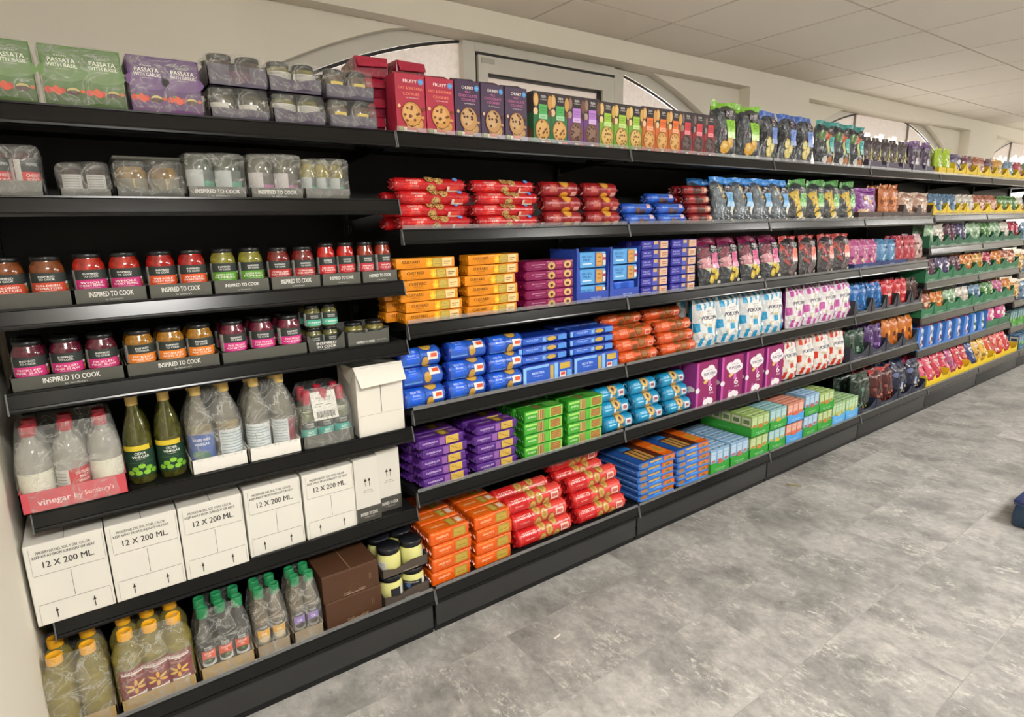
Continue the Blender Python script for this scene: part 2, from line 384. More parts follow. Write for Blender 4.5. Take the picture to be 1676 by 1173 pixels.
def bay(x0, x1, zs, label, last=True, depth=YD):
    root = empty('shelving_bay', ((x0 + x1) / 2, .2, 0)); tag(root, label, 'shelving', 'black shelving bays along the wall')
    X0, X1 = x0 - (x0 + x1) / 2, x1 - (x0 + x1) / 2; oy = -.2
    MB().box(X0 + .016, X1 - .016, .44 + oy, .452 + oy, .02, 1.655, BLK).build('back_panel', root)
    for xx in ([X0, X1] if last else [X0]):
        m = MB().box(xx - .015, xx + .015, .425 + oy, .46 + oy, 0, 1.66, BLK)
        for k in range(24): m.box(xx - .006, xx - .003, .4235 + oy, .426 + oy, .25 + k * .058, .28 + k * .058, M((.12, .12, .12), 's')); m.box(xx + .003, xx + .006, .4235 + oy, .426 + oy, .25 + k * .058, .28 + k * .058, M((.12, .12, .12), 's'))
        m.build('upright', root)
    # base deck, front fascia and kick strip
    b = MB().box(X0 + .003, X1 - .003, -.088 + oy, YD + oy, .136, .166, BLK).build('base_shelf', root)
    e = empty('base_rail', (0, -.094 + oy, .17)); e.parent = root; rail(X0, X1, e)
    MB().rbox(X0 + .006, X1 - .006, -.088 + oy, -.078 + oy, .026, .138, .002, KICK).build('fascia', root)
    MB().box(X0 + .004, X1 - .004, -.078 + oy, -.06 + oy, .0005, .05, BLK).build('kick_strip', root)
    for z in zs:
        s = MB().box(X0 + .003, X1 - .003, .004 + oy, YD + oy, z - .02, z - .004, BLK).box(X0 + .02, X1 - .02, .012 + oy, .05 + oy, z - .044, z - .02, BLK).box(X0 + .05, X1 - .05, .2 + oy, .235 + oy, z - .034, z - .02, BLK).build('shelf', root)
        e = empty('front_edge', (0, -oy - .2 + oy, z)); e.parent = root; rail(X0, X1, e, x0 > -.5)
        for a in (X0 + .004, X1 - .007):
            MB().prism([(.015 + oy, z - .021), (YD + oy, z - .021), (YD + oy, z - .06), (.08 + oy, z - .034)], a, a + .003, BLK).build('bracket', root)
ZA = (1.652, 1.456, 1.21, 1.02, .727, .439)
ZB = (1.653, 1.365, 1.069, .78, .488)
ZD = (1.653, 1.383, 1.158, .915, .662, .422)
bay(-1.0, 0.0, ZA, 'black shelving bay of jars, vinegar and oil beside the white end wall', False)
for i, s in enumerate(('cookies and biscuits, next to the jars bay', 'snack bags between biscuits and popcorn', 'popcorn bags and fruit carton trays', 'sweet pouches in dark trays')):
    bay(i, i + 1, ZB, 'black shelving bay holding ' + s, False)
bay(4.0, 5.0, ZD, 'black shelving bay with closer shelves starting the green sweet trays', False)
bay(5.0, 6.0, ZD, 'black shelving bay with closer shelves ending the green sweet trays', False)
bay(6.0, 7.0, (1.653, 1.4, 1.12, .86, .6, .36), 'far black shelving bay at the right edge of the photo', True)
Y0 = .012; YBASE = -.078
# ---------------------------------------------------------------- product makers (origin: bottom centre of the front face side, front towards -Y)
def front(w, h, y=0, z=0, x=0): return lambda u, v, e: (x + (u - .5) * w, y - e, z + v * h)
def top(w, d, z, y0=0): return lambda u, v, e: (-w / 2 + u * w, y0 + v * d, z + e)
def left(d, h, x, y0=0, z=0): return lambda u, v, e: (x - e, y0 + (1 - u) * d, z + v * h)
def vcyl(r, z0, h, span, cx=0, cy=0, a0=0):
    return lambda u, v, e: (cx + (r + e) * sin(a0 + (u - .5) * span), cy - (r + e) * cos(a0 + (u - .5) * span), z0 + v * h)
def hcyl(r, L, cz, a0, span, cy=0):       # roll lying along x; v runs up its front
    return lambda u, v, e: ((u - .5) * L, cy - (r + e) * cos(a0 + (v - .5) * span), cz + (r + e) * sin(a0 + (v - .5) * span))
def card_box(name, w, d, h, c, fr=(), tp=(), lf=(), r=.0015, k='p'):
    b = MB().rbox(-w / 2, w / 2, 0, d, 0, h, r, M(c, k), 1, smooth=False)
    b.print(front(w, h), fr); b.print(top(w, d, h), tp); b.print(left(d, h, -w / 2), lf)
    return Proto(b.build(name))
def cookie(cu, cv, ru, rv, base='#c9995a', chip='#4a2a18', seed=1, n=9):
    R = random.Random(seed); o = [('e', cu, cv, ru * 1.06, rv * 1.06, '#6b4422'), ('e', cu, cv, ru, rv, base)]
    o.append(('e', cu - ru * .12, cv + rv * .14, ru * .72, rv * .7, mixh(base, '#ffffff', .16)))
    for i in range(n):
        a = R.random() * 6.28; q = sqrt(R.random()) * .82
        o.append(('e', cu + ru * q * cos(a), cv + rv * q * sin(a), ru * .15, rv * .12, chip, 6))
    return o
def mixh(a, b, t):
    a, b = a.lstrip('#'), b.lstrip('#')
    return '#' + ''.join('%02x' % round(int(a[i:i + 2], 16) * (1 - t) + int(b[i:i + 2], 16) * t) for i in (0, 2, 4))
def cookie_box(c, c2, l1, l2, l3, txt2, base, chip, seed, gusset=True, w=.094, h=.172, d=.065):
    it = [('r', 0, .0, 1, .12, c2), ('t', l1, .5, .875, .46, .052, '#f4ece6', 1), ('e', .86, .88, .09, .05, '#4d9bd6'), ('t', '170g', .86, .88, .09, .016, '#e8f0ff')]
    if l3: it.append(('t', l2, .5, .80, .22, .035, txt2, 1)); it.append(('t', l3, .5, .735, .74, .045, txt2, 1))
    else: it.append(('t', l2, .5, .76, .82, .045, txt2, 1))
    it += [('t', 'COOKIES', .52, .665, .56, .045, txt2, 1), ('t', "by Sainsbury's", .55, .60, .44, .026, '#f4ece6')]
    it += cookie(.6, .17, .3, .12, base, chip, seed + 5, 6) + cookie(.5, .33, .33, .2, base, chip, seed, 11)
    it += [('e', .08, .45, .05, .03, mixh(base, '#ffffff', .3)), ('e', .9, .42, .06, .03, chip), ('e', .86, .28, .07, .025, base), ('r', .04, .03, .18, .11, '#9aa84a'), ('r', .2, .025, .62, .1, '#efe6dc'), ('r', .3, .055, .62, .1, '#d8552f'), ('r', .68, .02, .97, .09, mixh(c2, '#ffffff', .45))]
    b = MB().rbox(-w / 2, w / 2, 0, d, 0, h, .002, M(c, 'p', .5), 2, 0, False); b.print(front(w, h), it)
    b.print(left(d, h, -w / 2), [('t', l1, .5, .5, .2, .2, mixh(c, '#000000', .35))])
    o = b.build('cookie_box')
    # folded gusset top
    MB().add([(-w / 2 + .004, .012, h - .001), (w / 2 - .004, .012, h - .001), (w / 2 - .004, d - .01, h - .001), (-w / 2 + .004, d - .01, h - .001), (-w / 2 + .006, d * .55, h + .01), (w / 2 - .012, d * .5, h + .013)],
        [(0, 1, 5, 4), (2, 3, 4, 5), (0, 4, 3), (1, 2, 5)], M(mixh(c, '#000000', .2), 'w')).build('top_fold', o)
    return Proto(o)
def slim_box(c, c2, patch, ck, chip, seed, w=.076, h=.175, d=.06):
    it = [('r', 0, .58, 1, 1, '#33272a'), ('e', .14, .84, .15, .13, ck), ('e', .16, .84, .1, .1, mixh(ck, '#ffffff', .25)), ('e', .95, .8, .13, .14, ck), ('e', .12, .62, .13, .07, mixh(ck, '#ffffff', .4)), ('e', .95, .6, .1, .08, chip),
          ('p', [(.33, .97), (.8, .97), (.8, .83), (.565, .77), (.33, .83)], '#2b2528'), ('t', 'taste', .56, .91, .3, .05, '#e8e4e0'), ('t', 'the difference', .57, .855, .36, .03, '#d8d4d0'),
          ('r', .3, .56, .78, .76, patch), ('r', .3, .48, .78, .57, mixh(patch, '#ffffff', .45)), ('t', 'COOKIES', .54, .69, .36, .03, mixh(patch, '#000000', .5)), ('t', 'belgian', .54, .64, .3, .03, mixh(patch, '#000000', .45)), ('t', 'chunks', .54, .525, .3, .022, mixh(patch, '#000000', .3))]
    it += cookie(.5, .27, .4, .2, ck, chip, seed, 12) + [('r', .42, .02, .62, .06, '#e8e2d6'), ('r', .62, .02, .95, .06, '#d4603a')]
    b = MB().rbox(-w / 2, w / 2, 0, d, 0, h, .0015, M(c), 1, smooth=False); b.print(front(w, h), it)
    b.print(left(d, h, -w / 2), [('r', 0, .6, 1, 1, '#33272a'), ('r', 0, 0, 1, .6, c2), ('e', .5, .2, .42, .13, chip)])
    return Proto(b.build('cookie_carton'))
# -- biscuit packets
def seal(name, root, x, w, d, h, c, n=5):
    """crimped end of a wrapper, at local x, pointing outwards by w"""
    m = MB(); v = []
    for j in range(2):
        for i in range(n + 1):
            t = i / n; y = d * (.12 + .76 * t); z = h * (.5 + (.14 if i % 2 else -.14) * (1 if j else .6)); v.append((x + w * j, y, z + (0 if j else 0)))
    m.add(v, [(i, i + 1, n + 2 + i, n + 1 + i) for i in range(n)], M(c, 'w'))
    m.add([(x, 0 + .1 * d, .08 * h), (x, .9 * d, .08 * h), (x, .9 * d, .92 * h), (x, .1 * d, .92 * h), (x + w * .55, .2 * d, .5 * h), (x + w * .55, .8 * d, .5 * h)], [(0, 1, 5, 4), (3, 2, 5, 4), (0, 4, 3), (1, 2, 5)], M(c, 'w'))
    return m.build(name, root)
def block_pack(w, d, h, c, fr, tp=(), lf=(), name='biscuit_packet', r=.005, seals=True, sw=.012):
    bw_ = w - (2 * sw if seals else 0)
    b = MB().rbox(-bw_ / 2, bw_ / 2, 0, d, .0006, h - .0008, r, M(c, 'w'), 2)
    f = front(bw_, h - 1.4 * r, 0, .7 * r); b.print(f, fr, k='w'); b.print(top(bw_, d - 1.4 * r, h - .0008, .7 * r), tp, k='w'); b.print(left(d, h, -bw_ / 2), lf, k='w')
    o = b.build(name)
    if seals:
        seal('end_seal', o, -bw_ / 2, -sw, d, h, mixh(c, '#000000', .15)); seal('end_seal', o, bw_ / 2, sw, d, h, mixh(c, '#000000', .15))
    return Proto(o)
def roll_pack(L, r, c, items, name='biscuit_roll', span=3.0, a0=.45, ec=None, sw=.014, sq=1.0):
    """cylindrical roll lying along x; items printed on the side that faces the aisle"""
    n = 18; ec = ec or mixh(c, '#000000', .2); half = L / 2 - sw; b = MB(); v = []
    prof = [(-half - sw * .2, r * .72), (-half, r * .93), (-half + .006, r), (half - .006, r), (half, r * .93), (half + sw * .2, r * .72)]
    for x, q in prof:
        for i in range(n):
            a = 2 * pi * i / n; v.append((x, r + q * cos(a), r + q * sin(a) * sq))
    b.add(v, [(j * n + i, j * n + (i + 1) % n, (j + 1) * n + (i + 1) % n, (j + 1) * n + i) for j in range(len(prof) - 1) for i in range(n)], M(c, 'w'), True)
    b.print(hcyl(r, 2 * half - .012, r, a0, span, r), items, True, 'w')
    o = b.build(name)
    for s in (-1, 1):
        m = MB(); k = 10; v = [(s * (half + sw * .15), r + r * .74 * cos(2 * pi * i / k), r + r * .74 * sin(2 * pi * i / k)) for i in range(k)]
        v += [(s * (half + sw * (.5 + .5 * (i % 2))), r + r * (.55 + .25 * (i % 2)) * cos(2 * pi * i / k), r + r * (.5 + .3 * (i % 2)) * sin(2 * pi * i / k)) for i in range(k)] + [(s * (half + sw * .2), r, r)]
        m.add(v, [(i, (i + 1) % k, k + (i + 1) % k, k + i) for i in range(k)] + [(k + i, k + (i + 1) % k, 2 * k) for i in range(k)], M(ec, 'w')); m.build('end_seal', o)
    return Proto(o)
# -- bags
def bagfn(w, h, t, seed, puff=1.0):
    R = random.Random(seed); a, b_, c_ = R.random() * 6, R.random() * 6, R.random() * 6
    def q(v): return (.62 + .38 * min(1, v / .22)) * (1 - .25 * max(0, (v - .45)) / .55) if v < .9 else .7 * max(.06, (1.0 - v) / .1)
    def fn(u, v, s):
        x = (u - .5) * w * (1 - .05 * sin(pi * min(1, v * 1.1))) + .004 * sin(5 * v + a)
        th = t / 2 * puff * max(0, 1 - abs(2 * u - 1) ** 4) ** .65 * q(v)
        wr = (.0035 * sin(11 * u + 6 * v + a) * sin(9 * v - 7 * u + b_) + .0022 * sin(25 * u - 13 * v + c_)) * min(1, th / .01)
        zz = h * v + .006 * sin(6.3 * u + b_) * max(0, v - .8) / .2
        return x, s * (th + wr), zz
    return fn
def bag(w, h, t, c, items, seal_c=None, seed=1, name='snack_bag', k='b', seal_h=.1, pz=.0, back=None, n=(18, 20)):
    fn = bagfn(w, h, t, seed)
    b = MB(); ox = t / 2
    b.grid(lambda u, v: (lambda p: (p[0], ox + p[1], p[2]))(fn(u, v, -1)), n[0], n[1], M(c, k))
    b.grid(lambda u, v: (lambda p: (p[0], ox + p[1], p[2]))(fn(1 - u, v, 1)), n[0], n[1], M(back or c, k))
    g = lambda u, v, e: (lambda p: (p[0], ox + p[1] - e * 1.2 - .0008, p[2]))(fn(u, v, -1))
    b.print(g, items, True, k)
    o = b.build(name)
    if seal_c:
        R = random.Random(seed + 3); a = R.random() * 6
        m = MB(); sh = seal_h * h
        m.grid(lambda u, v: ((u - .5) * w * (1.0 + .04 * v), ox + .010 * sin(7 * u + a) * v + .004 * sin(19 * u) * v - .002, h * .965 + sh * v * (1 + .35 * abs(sin(3.1 * u + a))) + (.006 * sin(6.3 * u)) * 0), 10, 2, M(seal_c, k))
        m.grid(lambda u, v: ((u - .5) * w * .99, ox - .0035 - .3 * t * max(0, 1 - abs(2 * u - 1) ** 4) ** .65 * (1 - v) * .62, h * (.87 + .11 * v)), 10, 2, M(seal_c, k))
        m.build('top_seal', o)
    return Proto(o)
# -- trays
def tray(w, d, h, c, hf=None, prof=None, items=(), hs=None, name='display_tray', th=.003, back=None, k='p', inner=None):
    """open card tray; prof(u) gives the front edge as a share of hf"""
    hf = hf or h; hs = hs or h; m = MB(); mt = M(c, k); mi_ = M(inner or mixh(c, '#000000', .12), k)
    m.box(-w / 2, w / 2, 0, d, 0, th, mi_)
    m.box(-w / 2, w / 2, d - th, d, th, back or h, mi_)
    for s in (-1, 1):
        x0, x1 = (-w / 2, -w / 2 + th) if s < 0 else (w / 2 - th, w / 2)
        v = [(x, y, z) for x in (x0, x1) for y, z in ((0, 0), (d, 0), (d, hs), (th * 2, hs), (0, min(hs, hf * (prof(0) if prof else 1))))]
        m.add(v, [(0, 1, 2, 3, 4), (9, 8, 7, 6, 5)] + [(i, 5 + i, 5 + (i + 1) % 5, (i + 1) % 5) for i in range(5)], mt)
    n = 14 if prof else 1; v = []
    for i in range(n + 1):
        u = i / n; z = hf * (prof(u) if prof else 1); x = (u - .5) * w
        v += [(x, 0, 0), (x, 0, z), (x, th, z), (x, th, 0)]
    f = []
    for i in range(n):
        o = 4 * i; f += [(o, o + 4, o + 5, o + 1), (o + 1, o + 5, o + 6, o + 2), (o + 2, o + 6, o + 7, o + 3)]
    m.add(v, f, mt); m.print(front(w, hf), items)
    return m
def film(root, w, d, h, z0=.0025, y0=-.003, wob=.002, shoulder=0, tint='#dcdcd6'):
    m = MB(); x = w / 2 + .002
    if shoulder:            # film drawn in over bottle necks
        s = shoulder
        m.grid(lambda u, v: film_pt(u, v, x, y0, d + .003, z0, h, s, wob), 18, 10, M(tint, 'f'))
    else:
        m.rbox(-x, x, y0, d + .003, z0, h, min(.012, h * .2), M(tint, 'f'), 2, wob)
    return m.build('shrink_film', root)
def film_pt(u, v, x, y0, y1, z0, h, s, wob):
    a = 2 * pi * u; z = z0 + (h - z0) * v; k = 1 if v < .5 else 1 - s * ((v - .5) / .5) ** 1.5
    sgn = lambda q: (1 if q > 0 else -1)
    cx = sgn(cos(a)) * abs(cos(a)) ** .3; sy = sgn(sin(a)) * abs(sin(a)) ** .3
    wv = 1 + .02 * sin(9 * a + 5 * v)
    return (x * cx * k * wv, (y0 + y1) / 2 + (y1 - y0) / 2 * sy * k * wv, z)
# -- jars and bottles
def jar_parts(root_or_none, r, h, content, lid='#17181a', lab=None, k='g', lidh=.012, name='jar', cx=0, cy=0, cz=0, n=16, lab_z=(.12, .62), span=3.5, glass=None, lw=None, a0=0):
    b = MB(); hb = h - lidh; lr = lw or r * .84
    b.lathe([(0, 0), (r * .92, 0), (r, .004), (r, hb * .78), (r * .97, hb * .86), (lr * .98, hb * .97), (lr * .96, hb)], M(content, k), n, cx, cy, cz)
    o = b.build(name, root_or_none)
    m = MB(); m.lathe([(lr * .96, 0), (lr * 1.03, .001), (lr * 1.03, lidh * .85), (lr * .97, lidh), (0, lidh)], M(lid, 's', .3), n, cx, cy, cz + hb); m.build('lid', o)
    if lab:
        z0, z1 = lab_z; q = MB(); q.print(vcyl(r, cz + hb * z0, hb * (z1 - z0), span, cx, cy, a0), lab, True); q.build('label', o)
    return o
def itc_label(band, l1, l2='', dark='#2c3330', dots=True, side='#b9bab5'):
    it = [('r', 0, 0, .19, 1, side), ('r', .19, 0, 1, .5, band), ('r', .19, .5, 1, 1, dark), ('t', 'INSPIRED', .5, .80, .26, .1, '#e6e8e4', 1), ('t', 'TO COOK', .5, .66, .26, .1, '#e6e8e4', 1)]
    if l2: it += [('t', l1, .5, .34, .40, .11, '#f6efe9', 1), ('t', l2, .5, .19, .46, .11, '#f6efe9', 1)]
    else: it += [('t', l1, .5, .27, .46, .12, '#f6efe9', 1)]
    it += [('r', .36, .06, .64, .09, mixh(band, '#ffffff', .5))]
    for i in range(5): it.append(('r', .03, .12 + i * .15, .16, .19 + i * .15, '#8e908c'))
    if dots: it += [('e', .86, .46, .05, .07, '#d9ddd4')] + [('r', .82, .07 + .1 * i, .92, .14 + .1 * i, c) for i, c in enumerate(('#c8502e', '#c98b2e', '#7a9a3a'))]
    return it
def radius_at(prof, z):
    for (ra, za), (rb, zb) in zip(prof, prof[1:]):
        if za <= z <= zb and zb > za: return ra + (rb - ra) * (z - za) / (zb - za)
    return prof[-1][0]
def bottle(root, prof, mt, n=14, cx=0, cy=0, name='bottle', cap=None, lab=None, caph=.018, capr=.014, liquid=None):
    """prof: (r,z) outer; cap colour; lab: (z0,h,span,a0,items)"""
    b = MB().lathe(prof, mt, n, cx, cy); o = b.build(name, root)
    if liquid:
        lm, zt = liquid; p = [(max(0, r_ - .003), max(.004, z)) for r_, z in prof if z < zt]; p.append((p[-1][0], zt)); p.append((0, zt))
        MB().lathe(p, lm, n, cx, cy).build('liquid', o)
    zt = prof[-1][1]
    if cap: MB().lathe([(capr, -.004), (capr, caph * .9), (capr * .94, caph), (capr * .8, caph), (capr * .74, caph * .8), (0, caph * .8)], M(cap, 's', .35), n, cx, cy, zt).build('cap', o)
    if lab:
        z0, hh, span, a0, items = lab; r = max([radius_at(prof, z0 + hh * k / 6) for k in range(7)])
        q = MB(); q.print(vcyl(r, z0, hh, span, cx, cy, a0), items, True); q.build('label', o)
    return o
# ================================================================ jars and bottles bay
S = lambda z: z - .0032
# ---- top shelf: film wrapped carton packs
def carton_pack(c1, c2, l2, name):
    root = empty(name); wd, h, d = .0752, .128, .062
    it = [('r', 0, 0, 1, 1, c1), ('r', 0, 0, 1, .3, c2), ('e', .5, .58, .62, .16, mixh(c1, '#ffffff', .16)), ('r', 0, .0, 1, .22, c2), ('t', 'ITALIAN', .5, .84, .3, .03, '#dfe3cf'), ('t', 'PASSATA', .52, .765, .66, .07, '#eef0e2', 1), ('t', l2, .52, .685, .74, .06, '#eef0e2', 1), ('t', "by Sainsbury's", .52, .625, .3, .025, '#dfe3cf')]
    for i, (x, y, q) in enumerate(((.1, .27, .1), (.26, .29, .11), (.42, .27, .09), (.33, .25, .1))): it.append(('e', x, y, q, q * .55, ('#c8371f', '#d8502c')[i % 2]))
    it += [('e', .7, .27, .16, .06, '#c9b36a'), ('e', .7, .25, .17, .04, '#4a2a1a'), ('e', .93, .28, .06, .03, '#c8622f'), ('e', .2, .33, .05, .02, '#4f7a2d')]
    for y in (.0, .066):
        for sx in (-1, 1):
            b = MB().rbox(sx * .0378 - wd / 2, sx * .0378 + wd / 2, y, y + d, 0, h, .002, M(c1), 1, smooth=False)
            if y == 0: b.print(front(wd, h, y, 0, sx * .0378), it)
            b.build('carton', root)
    film(root, .153, .13, h + .004, .0025, -.004, .0022)
    return Proto(root)
pb = carton_pack('#4f7330', '#3c5918', 'WITH BASIL', 'carton_pack'); pg = carton_pack('#502664', '#5c2f66', 'WITH GARLIC', 'carton_pack')
pb.put(-.917, Y0, S(1.652), 'green film-wrapped pack of tomato passata cartons cut off by the photo edge', 'carton pack', 'film wrapped passata packs')
pb.put(-.752, Y0, S(1.652), 'green film-wrapped pack of tomato passata cartons beside the purple pack', 'carton pack', 'film wrapped passata packs')
pg.put(-.589, Y0, S(1.652), 'purple film-wrapped pack of garlic passata cartons on the top shelf', 'carton pack', 'film wrapped passata packs')
# ---- wrapped trays of jars
def jar_pack(w, d, nx, ny, r, h, content, lid, lab, tc, th, fitems=(), prof=None, k='g', lidh=.012, fh=None, lab_z=(.12, .62), a0=0, tint='#dcdcd6', span=2.4):
    root = empty('jar_pack'); w -= .006; tray(w, d, th, tc, items=fitems, prof=prof).build('tray', root)
    for j in range(ny):
        for i in range(nx):
            jar_parts(root, r, h, content if isinstance(content, str) else content[i % len(content)], lid, lab if j == 0 else None, k, lidh, 'jar', (i - (nx - 1) / 2) * (w - .008) / nx, .004 + (j + .5) * (d - .008) / ny, .003, 14, lab_z, span, a0=a0 * (1 if i % 2 else -1))
    film(root, w, d, (fh or h + .006), .0025, -.003, .002, tint=tint)
    return Proto(root)
PT = '#4b4456'
white_lab = [('r', 0, 0, 1, 1, '#c9c6bd')] + [('r', .1, .12 + .16 * i, .9 - .1 * (i % 2), .18 + .16 * i, '#8f8d88') for i in range(5)]
ylab = [('r', 0, 0, 1, 1, '#d7bd4e'), ('r', .15, .55, .8, .7, '#8a7430'), ('r', .15, .25, .7, .35, '#8a7430')]
olab = [('r', 0, 0, .6, 1, '#c7c4bb'), ('e', .8, .3, .18, .35, '#c06a45'), ('r', .1, .3, .5, .4, '#98958d'), ('r', .1, .55, .5, .65, '#98958d')]
oval = [('e', .5, .5, .36, .36, '#3e2f49')]
win = [('r', .36, .55, .7, .98, '#241a20'), ('e', .53, .5, .19, .3, '#4e2f45')]
J1 = jar_pack(.15, .15, 2, 2, .034, .076, ('#4c4638', '#55503f'), '#20231f', olab, PT, .028, (), fh=.08)
J1b = jar_pack(.15, .15, 2, 2, .034, .076, '#4b3a34', '#20231f', white_lab, PT, .052, win, fh=.08)
J2 = jar_pack(.147, .15, 2, 2, .033, .076, '#77713f', '#2a2d28', white_lab, PT, .04, oval, prof=lambda u: .75 + .25 * min(1, abs(u - .5) * 3), fh=.08, lab_z=(.5, .8))
J3 = jar_pack(.147, .15, 2, 2, .032, .076, '#5a4a3e', '#1d1f1c', ylab, PT, .036, (), fh=.08, span=1.1, lab_z=(.3, .68))
zt = S(1.652); GJ = 'film wrapped jar trays on the top shelf'
J1.put(-.424, Y0, zt, 'bottom film-wrapped tray of dark jars next to the purple cartons', 'jar pack', GJ)
J1b.put(-.421, Y0 + .002, zt + .0805, 'upper film-wrapped tray with a window of dark jars beside the purple cartons', 'jar pack', GJ)
J2.put(-.272, Y0, zt, 'bottom film-wrapped tray of olive jars with a purple oval, middle of three stacks', 'jar pack', GJ)
J2.put(-.276, Y0 + .002, zt + .0805, 'upper film-wrapped tray of olive jars with a purple oval, middle of three stacks', 'jar pack', GJ)
J3.put(-.12, Y0, zt, 'bottom film-wrapped tray of yellow-labelled jars beside the red cookie boxes', 'jar pack', GJ)
J3.put(-.124, Y0 + .002, zt + .0805, 'upper film-wrapped tray of yellow-labelled jars beside the red cookie boxes', 'jar pack', GJ)
# ---- second shelf of wrapped grey trays
GT = '#56564f'; zs = S(1.456); GK = 'film wrapped grey jar trays on the second shelf'
def itc(cx, s=1.0, wv=.5): return [('t', 'INSPIRED TO COOK', cx, .62, wv, .34 * s, '#e9e9e4', 1), ('t', "by Sainsbury's", cx + .03, .24, .2 * wv / .5, .16 * s, '#d5d5d0')]
lred = [('r', 0, 0, .42, 1, '#c9c7c0'), ('r', .2, 0, .24, 1, '#6e1b20'), ('r', .42, 0, 1, .48, '#c92d2b'), ('r', .42, .48, 1, 1, '#33373a'), ('t', 'CHERRY', .72, .33, .4, .14, '#f2dcd8'), ('t', 'TOMATO', .72, .14, .4, .14, '#f2dcd8'), ('t', 'INSPIRED', .72, .8, .3, .12, '#d6d8d4')]
lwh = [('r', 0, 0, 1, 1, '#b9b9b4')] + [('r', .1, .15 * i + .1, .85, .15 * i + .15, '#8c8c88') for i in range(6)]
lgr = [('r', 0, 0, .55, 1, '#aeb5b4'), ('r', .55, 0, 1, .45, '#4f9377'), ('r', .55, .45, 1, 1, '#555d58')]
lpk = [('r', 0, 0, .5, 1, '#b9b4b4'), ('r', .5, 0, 1, .4, '#a86a92'), ('r', .5, .4, 1, 1, '#5d5a54')]
jar_pack(.115, .16, 2, 2, .027, .105, '#451c1d', '#3c3a39', lred, '#6a6a62', .035, (), lab_z=(.3, .85), span=2.6).put(-.914, Y0, zs, 'film-wrapped grey tray of red-labelled jars at the photo edge', 'jar pack', GK)
jar_pack(.107, .15, 2, 2, .0255, .074, '#3a2a28', '#4a4744', lwh, '#62625c', .02, (), lab_z=(.2, .8), span=1.6).put(-.782, Y0, zs, 'low film-wrapped tray of two jars with plain white labels', 'jar pack', GK)
c_ = jar_pack(.153, .2, 2, 2, .034, .084, '#8a6a33', '#3c3a34', [('r', 0, 0, 1, 1, '#7d7764'), ('r', .5, 0, .54, 1, '#b8a474')], '#4a4a45', .026, (), prof=lambda u: .62 + .38 * min(1, abs(u - .55) * 2.6))
q = MB().rbox(-.0725, .0725, .008, .2, .0905, .098, .003, M('#55554e'), 1, smooth=False)
q.print(lambda u, v, e: (-.05 + u * .075, .03 + v * .07, .098 + e), [('r', 0, 0, 1, 1, '#b7b9bb')] + [('r', .04, .1 + .12 * i, .46, .15 + .12 * i, '#77797b') for i in range(6)] + [('r', .52 + .03 * i, .1, .535 + .03 * i, .9, '#3b3c3d') for i in range(14)])
q.build('card_sleeve', c_.root)
# the sleeve label leans up at the back
c_.put(-.65, Y0, zs, 'film-wrapped tray of amber jars under a card sleeve with barcode label', 'jar pack', GK)
jar_pack(.147, .16, 2, 2, .034, .108, '#47523f', '#4c4f47', lgr, GT, .03, itc(.5, 1, .75), lab_z=(.2, .72)).put(-.501, Y0, zs, 'film-wrapped grey tray of green-labelled jars right of the barcode sleeve', 'jar pack', GK)
jar_pack(.146, .16, 2, 2, .034, .113, '#54523f', '#54534b', lpk, GT, .03, itc(.5, 1, .72), lab_z=(.15, .66)).put(-.352, Y0, zs, 'film-wrapped grey tray of mauve-labelled jars, second from the shelf end', 'jar pack', GK)
jar_pack(.137, .16, 3, 2, .022, .107, '#8a7f3a', '#6c6a52', lgr, '#5d5d58', .03, (), lab_z=(.15, .62)).put(-.213, Y0, zs, 'film-wrapped grey tray of yellow pickle jars at the shelf end', 'jar pack', GK)
# ---- third shelf: open grey trays with loose jars
def jarp(r, h, content, band, l1, l2='', k='g', lidh=.011, dots=True, lz=(.3, .74)): return Proto(jar_parts(None, r, h, content, '#141517', itc_label(band, l1, l2, dots=dots), k, lidh, 'jar', lab_z=lz, n=18))
zs = S(1.21)
tr_i = 0
for x0, x1, pr_, nm in ((-1.0, -.842, 0, 'sun-dried tomato'), (-.842, -.69, 1, 'whole cherry pepper'), (-.69, -.542, 1, 'orange cherry pepper'), (-.542, -.397, .7, 'green chilli'), (-.397, -.254, 1, 'sliced red pepper'), (-.254, -.132, .8, 'red pepper strip'), (-.132, -.012, .8, 'mixed chilli')):
    t = tray(x1 - x0 - .002, .15, .036, '#55554e' if pr_ != 0 else '#504f48', items=itc(.5, pr_, .6) if pr_ else (), back=.05)
    o = t.build('display_tray'); o.location = ((x0 + x1) / 2, Y0, zs); tag(o, 'dark grey card tray under the %s jars on the third shelf' % nm, 'tray', 'grey trays on the third shelf')
def row(proto, xs, y, z, lab, grp, cat='jar', back=0, behind=''):
    for i, x in enumerate(xs):
        proto.put(x, y, z, lab.format(seq(i, len(xs)) if len(xs) > 2 else ('left' if i == 0 else 'right')), cat, grp, rz=random.uniform(-.12, .12))
G3 = 'jars on the third shelf of the jars bay'
